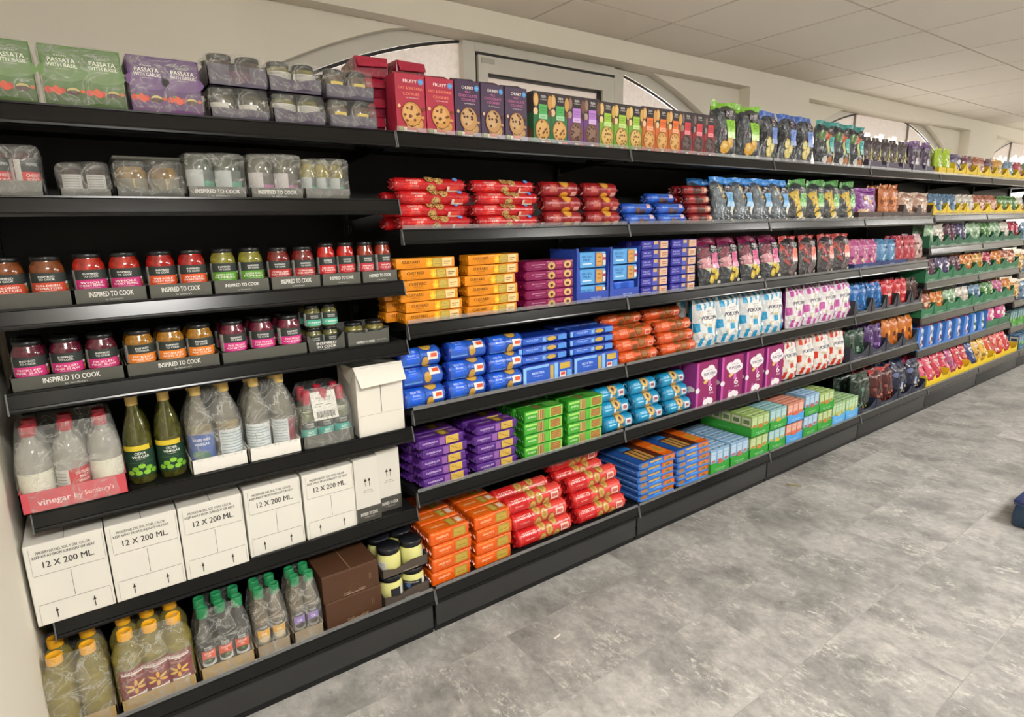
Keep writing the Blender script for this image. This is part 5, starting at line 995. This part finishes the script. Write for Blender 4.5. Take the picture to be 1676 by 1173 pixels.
for k in range(8):
    sweets_tray(e_[k], e_[k + 1], zt, .09, .15, YL, uform(.42), 'yellow scooped sweet tray on the top shelf, %s' % seq(k, 8), 'yellow sweet trays', txt=('POUCHES', 'MIX', 'CARAMELS', 'BITES', 'TOFFEE', 'RAINBOWS', 'CHEWS', 'GUMS')[k])
    fill(e_[k], e_[k + 1], zt, k, .135, '%s yellow top-shelf tray' % seq(k, 8), 'pouches on the top shelf')
# ---- second shelf
zs = S(1.365)
salt_art = [('e', .2, .5, .2, .44, '#6a747c'), ('p', [(.2, .92), (.28, .92), (.46, .58), (.4, .52), (.3, .62)], '#c9b07a'), ('e', .4, .6, .07, .09, '#5a4a34'), ('e', .86, .3, .16, .16, '#d9d8c8')] + [('e', .2 + .6 * ((i * 37) % 100) / 100, .08 + .2 * ((i * 53) % 100) / 100, .03, .02, '#c9ced2', 6) for i in range(18)]
b4 = bag(.148, .183, .07, '#50585f', ttd('#62a8e0', salt_art), '#2f86d8', 15, seal_h=.13)
place_bags(b4, (1.67, 1.828, 1.985, 2.143), Y0, zs, 'grey salted snack bag with bright blue top, {} of four', 'snack bags on the second shelf')
place_bags(b4, (1.64, 1.8, 1.96, 2.12), Y0 + .1, zs, 'grey salted blue-topped bag in the back row, {} of four', 'snack bags on the second shelf')
b5 = bag(.162, .19, .07, '#474a4c', ttd('#5aa83c', [('p', [(.0, .75), (.3, .85), (.55, .35), (.3, .2)], '#c9a83c'), ('p', [(.03, .72), (.28, .8), (.5, .4), (.32, .28)], '#d9bc55'), ('e', .5, .16, .16, .08, '#e0c040'), ('p', [(.35, .02), (.6, .25), (.75, .1)], '#e8d8a8'), ('e', .15, .1, .12, .08, '#26282a')], '#4a4a50'), '#3c8a34', 17, seal_h=.13)
place_bags(b5, (2.318, 2.497, 2.67, 2.85), Y0, zs, 'grey cheese snack bag with green top, {} of four', 'snack bags on the second shelf')
place_bags(b5, (2.3, 2.48, 2.65, 2.83), Y0 + .1, zs, 'grey cheese green-topped bag in the back row, {} of four', 'snack bags on the second shelf')
BT = '#4a3a36'
pk1 = pouch(.24, .165, .07, '#7a2f84', blot(('#c9a070', '#5a2064', '#a05aa8', '#d9b080'), 5, 9), 22, '#8a3c94'); pk2 = pouch(.15, .19, .07, '#b5632a', blot(('#d98a48', '#8a4418'), 6, 7), 23, '#c06c30'); pk3 = pouch(.2, .15, .06, '#b08a74', blot(('#d9b894', '#8a6450', '#e8d8c8'), 7, 12), 24, '#c9b0a0')
for x0, x1, nm in ((2.945, 3.25, 'purple nut'), (3.255, 3.53, 'orange nut'), (3.533, 3.99, 'pale nut')):
    o = tray(x1 - x0, .17, .045 if 'pale' not in nm else .09, BT, prof=None if 'pale' not in nm else (lambda u: 1.0 if (u < .14 or .46 < u < .62 or u > .93) else .42), items=[('t', 'BISCUITS', .3, .4, .16, .2, '#a5958c'), ('t', 'BISCUITS', .7, .4, .16, .2, '#a5958c')]).build('display_tray'); o.location = ((x0 + x1) / 2, Y0, zs)
    tag(o, 'brown card tray of %s bags on the second shelf' % nm, 'tray', 'brown trays on the second shelf')
for p, w0, t0, x0, x1, n, nm in ((pk1, .24, .07, 2.945, 3.25, 1, 'purple nut bag'), (pk2, .15, .07, 3.255, 3.53, 2, 'orange nut bag'), (pk3, .2, .06, 3.533, 3.99, 2, 'pale nut bag')):
    rows2(p, w0, t0, x0, x1, n, .17, Y0, zs, lambda q, r: '%s %s, %son the second shelf' % (nm, ('in front', 'behind')[r], side(q, n)), 'bag', 'nut bags on the second shelf')
# ---- third shelf
zs = S(1.069)
b6 = bag(.148, .205, .075, '#3f4246', ttd('#c8487e', [('r', 0, .86, 1, 1, '#7d1f4a'), ('e', .2, .72, .2, .14, '#7a3a48'), ('e', .22, .56, .22, .08, '#d9a0a8'), ('e', .2, .45, .2, .07, '#c98a94'), ('p', [(.1, .4), (.5, .4), (.3, .28)], '#d0cfae')] + chips('#cdb23a', ((.4, .14, .13, .11), (.62, .24, .13, .13), (.5, .36, .12, .1)))), '#8a2452', 25, seal_h=.1)
place_bags(b6, (1.61, 1.77, 1.95, 2.122), Y0, zs, 'pink-topped prawn snack bag on the third shelf, {} of four', 'snack bags on the third shelf', lean=-.16)
place_bags(b6, (1.63, 1.8, 1.97, 2.14), Y0 + .125, zs, 'pink-topped prawn snack bag in the back row, {} of four', 'snack bags on the third shelf')
b7 = bag(.162, .2, .07, '#403c3e', ttd('#d8553c', [('e', .3, .62, .26, .24, '#5a3034'), ('p', [(.02, .9), (.3, .55), (.2, .5), (.0, .7)], '#b5443c'), ('p', [(.05, .5), (.4, .3), (.3, .28), (.05, .4)], '#a04a44'), ('e', .5, .18, .24, .15, '#55484a'), ('e', .5, .18, .16, .1, '#6a5c5c'), ('e', .5, .18, .08, .05, '#4a3c3c')], '#5a5050'), '#a82a28', 27, seal_h=.1)
place_bags(b7, (2.29, 2.49, 2.68, 2.855), Y0, zs, 'red-topped dark snack bag on the third shelf, {} of four', 'snack bags on the third shelf', lean=-.12)
place_bags(b7, (2.33, 2.53, 2.7, 2.87), Y0 + .115, zs, 'red-topped dark snack bag in the back row, {} of four', 'snack bags on the third shelf')
for x0, x1, c, nm in ((2.955, 3.31, '#24356e', 'pink'), (3.313, 3.68, '#24356e', 'blue'), (3.685, 3.99, '#5a4038', 'red')):
    o = tray(x1 - x0, .17, .035, c, items=[('t', 'SNACKS', .4, .5, .16, .3, '#a8b0d0')]).build('display_tray'); o.location = ((x0 + x1) / 2, Y0, zs); tag(o, '%s card tray under the %s snack bags on the third shelf' % ('dark blue' if c != '#5a4038' else 'brown', nm), 'tray', 'trays on the third shelf')
pp = pouch(.13, .155, .06, '#b5588c', blot(('#e0a8c0', '#8a3c68', '#d9c0a8', '#c4789f'), 9, 9) + [('t', 'loops', .5, .72, .5, .1, '#f3dfe8', 1)], 33, '#b0527f'); pbb = pouch(.15, .15, .06, '#4f84b0', blot(('#a8c8e0', '#3c6488'), 10, 8), 34, '#44759c'); prr = pouch(.15, .165, .06, '#b83a48', blot(('#e8a0a8', '#8a2430', '#d9707c'), 11, 8), 35, '#a8344a'); pww = pouch(.13, .17, .06, '#c9a8a0', blot(('#6a4438', '#e8d8d0', '#b0807c'), 12, 8), 36, '#c9a4b0')
for p, w0, x0, x1, n, nm in ((pp, .13, 2.955, 3.31, 3, 'pink snack pouch'), (pbb, .15, 3.313, 3.575, 2, 'blue snack pouch'), (prr, .15, 3.69, 3.87, 2, 'red snack pouch'), (pww, .13, 3.872, 3.99, 1, 'pale pink and brown snack pouch')):
    rows2(p, w0, .06, x0, x1, n, .17, Y0, zs, lambda q, r: '%s %s, %son the third shelf' % (nm, ('in front', 'behind')[r], side(q, n)), 'pouch', 'snack pouches on the third shelf', lean=-.08)
rows2(prr, .15, .06, 3.577, 3.68, 1, .17, Y0, zs, lambda q, r: 'red snack pouch %s, beside the blue pouches' % ('in front', 'behind')[r], 'pouch', 'snack pouches on the third shelf')
# ---- fourth shelf: popcorn
zs = S(.78)
def popbag(w, h, t, c, c2, seed, slim=False):
    cloud = [('e', x - .09, y, a * 1.12, b_, '#ece9e4') for x, y, a, b_ in ((.38, .66, .18, .1), (.58, .7, .2, .12), (.76, .63, .15, .1), (.45, .55, .18, .09), (.66, .54, .16, .08))] + [('r', .17, .54, .75, .68, '#ece9e4')]
    stripes = [('r', .06 + .22 * i, .76, .16 + .22 * i, .98, c2) for i in range(4)] + [('p', [(.06, .02), (.2, .02), (.24, .2), (.1, .2)], c2), ('p', [(.36, .28), (.6, .28), (.58, .4), (.38, .4)], c2), ('p', [(.74, .06), (.9, .06), (.92, .5), (.78, .5)], c2), ('p', [(.4, .0), (.6, .0), (.56, .14), (.42, .14)], c2), ('p', [(0, .3), (.1, .34), (.1, .5), (0, .5)], c2)]
    corn = [('e', x, y, .06, .035, '#d9c9a0') for x, y in ((.3, .46), (.48, .44), (.2, .26))] + [('e', x, y, .06, .04, '#f4f2ec') for x, y in ((.36, .5), (.64, .22), (.28, .2), (.8, .26))]
    return bag(w, h, t, c, stripes + cloud + corn + [('t', 'SWEET & SALTY', .47, .73, .3, .03, '#7a7f9a'), ('t', 'BUTTERED', .49, .68, .22, .022, '#55597a'), ('t', 'POPCORN', .46, .6, .62, .08, '#2c2f5c', 1), ('t', "by Sainsbury's", .66, .535, .26, .025, '#7a7c92')], None, seed, 'popcorn_bag', back=c2)
pb1 = popbag(.172, .235, .09, '#dfe4e6', '#2a9ed0', 51); pb2 = popbag(.158, .23, .085, '#e8e2e6', '#c04ba0', 53); pb3 = popbag(.162, .23, .085, '#e6e0dc', '#d43c20', 55)
place_bags(pb1, (1.6, 1.785, 1.98, 2.17), Y0, zs, 'white and sky blue popcorn bag, {} of four', 'popcorn bags', lean=-.05)
place_bags(pb1, (1.64, 1.82, 2.0, 2.18), Y0 + .125, zs, 'white and sky blue popcorn bag in the back row, {} of four', 'popcorn bags', lean=-.02)
place_bags(pb2, (2.4, 2.58, 2.75, 2.918), Y0, zs, 'white and pink popcorn bag, {} of four', 'popcorn bags', lean=-.08)
def darktray(x0, x1, z, c, lab, prof, hf=.08, y=Y0, d=.17): return sweets_tray(x0, x1, z, hf, d, c, prof, lab, 'dark display trays', y, txt='SHARE', txc='#8a8a94')
pbl_ = pouch(.13, .165, .07, '#1f64a8', blot(('#6aa4d8', '#174a80', '#bcd4e8'), 13, 6), 57, '#2a72b8'); prd = pouch(.14, .165, .07, '#b81f2c', blot(('#e86a70', '#7a1420', '#f0c0b8'), 14, 6), 58, '#c02834'); pdk = pouch(.12, .16, .07, '#4a322e', blot(('#8a6a5c', '#2c1c1a', '#b09080'), 15, 6), 59, '#5a4038')
for k, (x0, x1, p, nm, n) in enumerate(((3.01, 3.24, pbl_, 'blue', 2), (3.245, 3.44, pbl_, 'blue', 2), (3.445, 3.6, prd, 'red', 1), (3.605, 3.81, prd, 'red', 2), (3.815, 3.99, pdk, 'brown', 2))):
    darktray(x0, x1, zs, '#33343a', 'dark grey tray of %s sweet bags, fourth shelf, %s of five' % (nm, seq(k, 5)), vform(.3), .1)
    rows2(p, .13, .07, x0, x1, n, .17, Y0, zs, lambda q, r: '%s sweet bag %s, %sin the %s fourth-shelf dark tray' % (nm, ('in front', 'behind')[r], side(q, n), seq(k, 5)), 'bag', 'sweet bags on the fourth shelf', lean=-.06)
# ---- fifth shelf
zs = S(.488)
def popcarton():
    w_, h_, d_ = .165, .225, .08; MG = '#8a1a5c'
    cl = [('e', .4, .76, .2, .1, '#ebe6ea'), ('e', .66, .8, .2, .11, '#ebe6ea'), ('e', .82, .72, .15, .09, '#ebe6ea'), ('e', .56, .66, .26, .08, '#ebe6ea'), ('t', 'BUTTER TOFFEE', .6, .8, .3, .025, '#8a7a90'), ('t', 'POPCORN', .6, .72, .54, .065, '#3a2c50', 1), ('t', "by Sainsbury's", .72, .655, .26, .022, '#7a6c86')]
    it = [('r', 0, 0, .1, 1, '#c04ca4'), ('p', [(.3, .0), (.42, .0), (.46, .22), (.36, .22)], '#c86ab4'), ('p', [(.55, .45), (.7, .45), (.66, .6), (.58, .6)], '#c86ab4')] + cl + [('e', .4, .55, .08, .04, '#d9b45a'), ('e', .48, .58, .06, .035, '#e0c890'), ('t', '6', .68, .4, .18, .15, '#f0eaee', 1), ('t', 'BAGS', .72, .28, .2, .04, '#e0d0dc', 1)] + [('e', .45 + .12 * i, .1 + .03 * (i % 2), .12, .07, '#ebe6ea') for i in range(3)] + [('e', .05, .4, .1, .06, '#e4dde4')]
    b = MB().rbox(-w_ / 2, w_ / 2, 0, d_, 0, h_, .002, M(MG), 1, smooth=False); b.print(front(w_, h_), it)
    b.print(left(d_, h_, -w_ / 2), [('r', 0, 0, 1, 1, '#8e3482'), ('e', .6, .42, .3, .06, '#e4dde4'), ('e', .4, .38, .2, .05, '#e4dde4')])
    return Proto(b.build('popcorn_carton'))
pcx = popcarton()
for i, x in enumerate((1.583, 1.788, 1.985, 2.172)): pcx.put(x, Y0, zs, 'magenta six-bag popcorn carton on the fifth shelf, %s of four' % seq(i, 4), 'carton', 'popcorn cartons', rz=(.02, -.06, .03, 0)[i])
for i, x in enumerate((1.583, 1.77, 1.96, 2.15)): pcx.put(x, Y0 + .103, zs, 'magenta six-bag popcorn carton in the back row, %s of four' % seq(i, 4), 'carton', 'popcorn cartons')
place_bags(pb3, (2.365, 2.555, 2.728, 2.91), Y0, zs, 'white and red popcorn bag, {} of four', 'popcorn bags', lean=-.08)
pgn = pouch(.15, .17, .08, '#1f3a2c', blot(('#4a6a58', '#14241c', '#7a9484'), 16, 8), 61, '#264434'); ppu = pouch(.15, .175, .08, '#4a2a66', blot(('#a080bc', '#2c163c', '#7a5a94'), 17, 8), 62, '#5a3478'); por = pouch(.15, .185, .08, '#c06a1c', blot(('#e8a04c', '#8a4412', '#5a2c14'), 18, 6), 63, '#c9741f')
for k, (x0, x1, p, nm) in enumerate(((3.015, 3.27, pgn, 'dark green'), (3.275, 3.51, ppu, 'violet'), (3.515, 3.76, por, 'orange'), (3.765, 3.99, por, 'orange'))):
    darktray(x0, x1, zs, '#2a2c3a', 'dark navy tray of %s bags on the fifth shelf, %s of four' % (nm, seq(k, 4)), uform(.4), .1)
    rows2(p, .15, .08, x0, x1, 2, .17, Y0, zs, lambda q, r: '%s bag %s, %sin the %s navy tray' % (nm, ('in front', 'behind')[r], side(q, 2), seq(k, 4)), 'bag', 'bags in navy trays', lean=-.06)
# ---- base shelf: fruit carton trays
zs = S(.17)
def carton_tray(wd, h, c, fruit, tc, nx, ny, name='juice_tray'):
    root = empty(name); d = .31; hh = h * .46
    t = tray(wd, d, hh, tc, items=[('t', 'fruit cartons', .5, .4, .5, .14, mixh(tc, '#ffffff', .7), 1), ('r', .3, .2, .7, .24, mixh(tc, '#ffffff', .5)), ('e', .5, .96, .16, .16, fruit)], prof=lambda u: .82 + .18 * abs(sin(7 * u + .6)))
    t.print(left(d, hh, -wd / 2), [('t', 'fruit cartons', .5, .5, .24, .16, mixh(tc, '#ffffff', .5))]); t.build('tray', root)
    cw = (wd - .008) / nx; cdp = (d - .008) / ny
    for j in range(ny):
        for i in range(nx):
            x = (i - (nx - 1) / 2) * cw; y = .004 + cdp * j; b = MB().box(x - cw * .48, x + cw * .48, y + .0006, y + cdp - .0006, .0035, h, M(c))
            f = front(cw * .96, h, y + .0006, 0, x)
            if j == 0: b.print(f, [('r', .1, .55, .9, .93, mixh(c, '#ffffff', .4)), ('t', 'juice', .5, .8, .6, .05, mixh(c, '#000000', .3)), ('e', .5, .52, .3, .06, fruit)])
            b.print(lambda u, v, e: (x - cw * .48 + u * cw * .96, y + .0006 + v * (cdp - .0012), h + e), [('r', .0, .42, 1, .58, mixh(c, '#ffffff', .5)), ('e', .7, .25, .12, .1, mixh(c, '#000000', .5)), ('r', 0, .0, 1, .08, mixh(c, '#ffffff', .6))])
            if i == 0: b.print(lambda u, v, e: (x - cw * .48 - e, y + cdp - .001 - u * (cdp - .002), v * h), [('r', .08, .52, .92, .9, '#c9c6b8'), ('r', .2, .6, .8, .8, mixh(c, '#000000', .3))])
            b.build('carton', root)
    return Proto(root)
gy = '#2f9a34'
jb = carton_tray(.155, .12, '#7fa8cc', '#b56a5c', gy, 3, 5); ja_ = carton_tray(.166, .112, '#8fae5a', '#c07a3c', gy, 3, 5); jt = carton_tray(.163, .112, '#7aaeb0', '#c9b040', gy, 3, 5); jr = carton_tray(.17, .112, '#cc7a60', '#d86a4a', '#4a9ee0', 3, 5); jl = carton_tray(.158, .13, '#8fb87a', '#c9c070', '#5aaae6', 4, 5)
GJ = 'fruit carton trays on the base shelf'
jb.put(1.598, YBASE, zs, 'green tray of pale blue fruit cartons beside the orange and blue flat packets', 'carton tray', GJ); jb.put(1.759, YBASE, zs, 'green tray of pale blue fruit cartons beside the tall pale green stack', 'carton tray', GJ)
for k, (p, x, nm) in enumerate(((ja_, 1.93, 'lime green fruit cartons in a green tray, first stack'), (jt, 2.097, 'teal fruit cartons in a green tray, second stack'), (jr, 2.267, 'coral fruit cartons in a blue tray, third stack'), (jb, 2.437, 'pale blue fruit cartons in a green tray, fourth stack'), (ja_, 2.6, 'lime green fruit cartons in a green tray, fifth stack'))):
    for i in range(2): p.put(x, YBASE, zs + (.1135 if p is not jb else .1215) * i * 1.0, nm + ', %s tray' % ('bottom', 'top')[i], 'carton tray', GJ)
jl.put(2.76, YBASE, zs, 'sky blue tray of pear fruit cartons, left of the low pair', 'carton tray', GJ); jl.put(2.92, YBASE, zs, 'sky blue tray of pear fruit cartons beside the dark green bags', 'carton tray', GJ)
bg1 = bag(.24, .215, .1, '#16291f', blot(('#4a6656', '#0f1c16', '#6a8474'), 71, 8, .12) + [('e', x, y, .04, .035, '#b5a06a') for x, y in ((.4, .12), (.5, .18), (.6, .1), (.48, .06))], '#1f3a2a', 71); bg2 = bag(.16, .21, .1, '#4a1614', blot(('#8a4a44', '#2c0c0c'), 72, 6, .1) + [('e', .2 + .6 * ((i * 37) % 100) / 100, .05 + .35 * ((i * 53) % 100) / 100, .05, .04, '#a8644c') for i in range(9)], '#a02424', 73); bg3 = bag(.13, .195, .09, '#1c2038', blot(('#5a648c', '#0e1020', '#9aa2bc'), 74, 7, .12) + [('e', .25 + .5 * ((i * 37) % 100) / 100, .1 + .3 * ((i * 53) % 100) / 100, .05, .04, '#b5a890') for i in range(7)], '#262c50', 75)
for p, w0, t0, x0, x1, n, nm in ((bg1, .24, .1, 3.0, 3.24, 1, 'large dark green sweet bag'), (bg2, .16, .1, 3.245, 3.56, 2, 'dark red sweet bag'), (bg3, .13, .09, 3.563, 3.775, 1, 'navy sweet bag beside the red ones'), (bg3, .13, .09, 3.778, 4.0, 1, 'navy sweet bag beside the yellow trays')):
    rows2(p, w0, t0, x0, x1, n, .24, YBASE, zs, lambda q, r: '%s %s, %son the base shelf' % (nm, ('in front', 'behind')[r], side(q, n)), 'bag', 'dark sweet bags on the base shelf', lean=-.08)
for k, (x0, x1, nm) in enumerate(((3.0, 3.24, 'green'), (3.245, 3.56, 'dark red'), (3.563, 3.775, 'navy'), (3.778, 4.0, 'navy'))): darktray(x0, x1, zs, '#23263a', 'low navy tray under the %s base-shelf bags, %s of four' % (nm, seq(k, 4)), uform(.35), .07, YBASE, .24)
# ================================================================ far bays
ZF = [('second', 1.383, (4.0, 4.235, 4.474, 4.592, 4.825, 5.066, 5.326, 5.539, 5.8, 5.99), YL, .085, (5, 5, 11, 11, 2, 2, 7, 7, 11), uform(.35), '#5a4a10'),
      ('third', 1.158, (4.0, 4.147, 4.332, 4.538, 4.744, 5.039, 5.26, 5.488, 5.699, 5.955), '#1f5f40', .085, (10, 11, 3, 0, 10, 7, 10, 11, 6), uform(.5), '#a8cbb4'),
      ('fourth', .915, (4.01, 4.248, 4.508, 4.712, 4.966, 5.193, 5.392, 5.629, 5.99), '#1f6a44', .1, (3, 0, 3, 9, 4, 6, 9, 2), uform(.55), '#a8cbb4'),
      ('fifth', .662, (4.02, 4.241, 4.479, 4.718, 4.985, 5.242, 5.531, 5.774, 5.99), '#237048', .1, (2, 9, 10, 11, 5, 7, 8, 9), uform(.6), '#a8cbb4')]
for nm, z, e_, c, hf, cols, pf_, tc in ZF:
    n = len(e_) - 1
    for k in range(n):
        cn = 'yellow' if c == YL else 'green'
        sweets_tray(e_[k], e_[k + 1], S(z), hf, .17, c, pf_, '%s scooped sweet tray, %s on the %s shelf' % (cn, seq(k, n), nm), cn + ' sweet trays far', txt='SWEETS', txc=tc)
        fill(e_[k], e_[k + 1], S(z), cols[k], .145 if nm != 'second' else .13, '%s %s-shelf %s tray' % (seq(k, n), nm, cn), 'pouches on the far bays', n=1 if e_[k + 1] - e_[k] < .2 else 2, d=.17)
z = S(.422); e_ = (4.02, 4.175, 4.353, 4.513, 4.705, 4.882, 5.051, 5.228, 5.405); BB = '#3f7cd0'
bx_ = pouch(.13, .15, .05, '#c8ccd8', blot(('#b83a4c', '#f0f0f4', '#3a3c5a'), 81, 7, .18), 81, '#c43c50'); by_ = pouch(.13, .15, .05, '#d0dcd4', blot(('#2c5a48', '#f0f4f0', '#4a8a6c'), 82, 7, .18), 82, '#3a7a5c')
for k in range(8):
    sweets_tray(e_[k], e_[k + 1], z, .17, .17, BB, lambda u: 1.0 if u < .3 else (.98 if u > .97 else .1), 'tall blue open-front sweet box on the sixth shelf, %s' % seq(k, 8), 'blue sweet boxes', txt='', hb=.16)
    bxx = e_[k] + (e_[k + 1] - e_[k]) * .2
    rows2(bx_ if k < 6 else by_, .13, .05, bxx, e_[k + 1], 1, .1, Y0 - .007, z, lambda q, r: '%s sweet pouch inside the %s tall blue box' % ('red and white' if k < 6 else 'green and white', seq(k, 8)), 'pouch', 'pouches in blue boxes', rows=1, lean=-.04)
pq = pouch(.2, .17, .07, '#c43c84', blot(('#f0d8dc', '#e088b0', '#f4e8e0'), 84, 10, .18), 84, '#c94c90')
for k, (x0, x1) in enumerate(((5.41, 5.7), (5.703, 5.99))):
    sweets_tray(x0, x1, z, .07, .17, '#2f6a48', None, 'green tray of pink marshmallow bags on the sixth shelf, %s' % ('left', 'right')[k], 'marshmallow trays', txt='')
    rows2(pq, .2, .07, x0, x1, 1, .17, Y0, z, lambda q, r: 'pink marshmallow bag %s in the %s green tray' % (('in front', 'behind')[r], ('left', 'right')[k]), 'bag', 'marshmallow bags', lean=-.06)
# leaning sweet bags in low yellow trays on the base
z = S(.17)
for k, (x0, x1) in enumerate(((4.02, 4.43), (4.434, 4.844), (4.848, 5.4), (5.404, 5.99))):
    o = tray(x1 - x0, .3, .075, YL, prof=lambda u: .55 + .45 * (abs(sin(9.4 * u)) < .25), hs=.08, back=.12).build('display_tray'); o.location = ((x0 + x1) / 2, YBASE, z); tag(o, 'low yellow tray of leaning sweet bags, %s on the base shelf' % seq(k, 4), 'tray', 'low yellow base trays')
lean_c = ['#c8405c', '#d04a66', '#b82c44', '#c4304a', '#a83a70', '#c22a3c', '#b0243a', '#1f3470', '#c9982c', '#d8a83a', '#c4522c', '#b83a34', '#cc4438', '#c03040']
cn = ['pink', 'pink', 'red', 'red', 'purple', 'red', 'red', 'navy', 'gold', 'gold', 'orange', 'red', 'red', 'crimson']
LB = {}
for k, c in enumerate(lean_c):
    if c not in LB: LB[c] = pouch(.115, .185, .04, c, blot((mixh(c, '#ffffff', .5), mixh(c, '#000000', .4), mixh(c, '#e8c890', .6)), 90 + k, 9, .13) + [('t', 'sweets', .5, .72, .6, .1, '#f0e6dc', 1)], 90 + k, c)
    x = 4.1 + .136 * k
    x = 4.085 + .1385 * k
    nt = ('eleventh', 'twelfth', 'thirteenth', 'fourteenth')[k - 10] if k >= 10 else NTH[k]
    for q in range(2): LB[c].put(x, YBASE + .02 + .075 * q, z + .005, '%s sweet bag leaning in the low yellow trays, %s along, %s' % (cn[k], nt, ('front', 'behind')[q]), 'bag', 'leaning sweet bags', rx=-.42, rz=.02)
# far end bay
FB = [('#2c6a9c', 'blue'), ('#d8b02c', 'yellow'), ('#3a8a5a', 'green'), ('#c9c4b8', 'cream')]
for nm, z, xs in (('second', 1.4, (6.16, 6.4, 6.65)), ('third', 1.12, (6.16, 6.4, 6.65)), ('fourth', .86, (6.16, 6.4, 6.65)), ('fifth', .6, (6.16, 6.4, 6.65)), ('sixth', .36, (6.125, 6.335, 6.545, 6.755)), ('base', .17, (6.125, 6.36, 6.6))):
    for k, x in enumerate(xs):
        if nm in ('fifth', 'fourth'): swp((4, 5, 4)[k]).put(x, Y0 + .02, S(z), '%s sweet pouch on the %s shelf of the end bay, %s' % (COLN[(4, 5, 4)[k]], nm, seq(k, len(xs))), 'pouch', 'end bay pouches', sc=(1.4, 1, 1))
        elif nm in ('sixth', 'base'):
            key = nm + 'c'
            if key not in SWP: SWP[key] = carton_tray(.2, .15 if nm == 'sixth' else .13, '#3c6a70' if nm == 'sixth' else '#2c5a80', '#8ac43a', '#4a9a3c' if nm == 'sixth' else '#3a6a80', 3, 4)
            SWP[key].put(x, Y0 if nm == 'sixth' else YBASE, S(z), 'dark teal drink carton tray, end bay, %s shelf, %s' % (nm, seq(k, len(xs))), 'carton tray', 'end bay carton trays')
        else: swp((5, 7, 11)[k]).put(x, Y0 + .02, S(z), '%s sweet pouch on the %s shelf of the end bay, %s' % (COLN[(5, 7, 11)[k]], nm, seq(k, len(xs))), 'pouch', 'end bay pouches', sc=(1.3, 1, 1.1))
# ================================================================ on the floor
root = empty('storage_bag', (2.62, -1.16, 0), .0); tag(root, 'dark blue bag standing on the floor at the right edge of the photo', 'bag')
nb_ = M('#17344f', 'w', .5)
MB().rbox(-.19, .19, -.14, .14, .004, .115, .012, nb_, 2, .003).build('body', root)
MB().rbox(-.195, .195, -.145, .145, .112, .132, .008, M('#1c2c5c', 'w', .45), 2, .002).build('lid', root)
m = MB(); m.box(-.192, .192, -.1425, -.1415, .107, .112, M('#3a4a78', 's')); m.box(-.1925, -.1915, -.14, .14, .107, .112, M('#3a4a78', 's')); m.build('zip', root)
tag(MB().box(-.003, .028, -.002, .004, .0006, .0014, M('#e9e6dd')).build('paper_scrap'), 'tiny white paper scrap on the grey floor near the base shelf', 'scrap')
bpy.data.objects['paper_scrap'].location = (.31, -.36, 0); bpy.data.objects['paper_scrap'].rotation_euler = (0, 0, .2)
tag(MB().rbox(-.035, .035, -.008, .008, .0006, .004, .001, M('#8a7f5c'), 1).build('wood_sliver'), 'small tan sliver lying on the floor by the fruit cartons bay', 'sliver')
bpy.data.objects['wood_sliver'].location = (2.08, -.2, 0); bpy.data.objects['wood_sliver'].rotation_euler = (0, 0, -1.0)
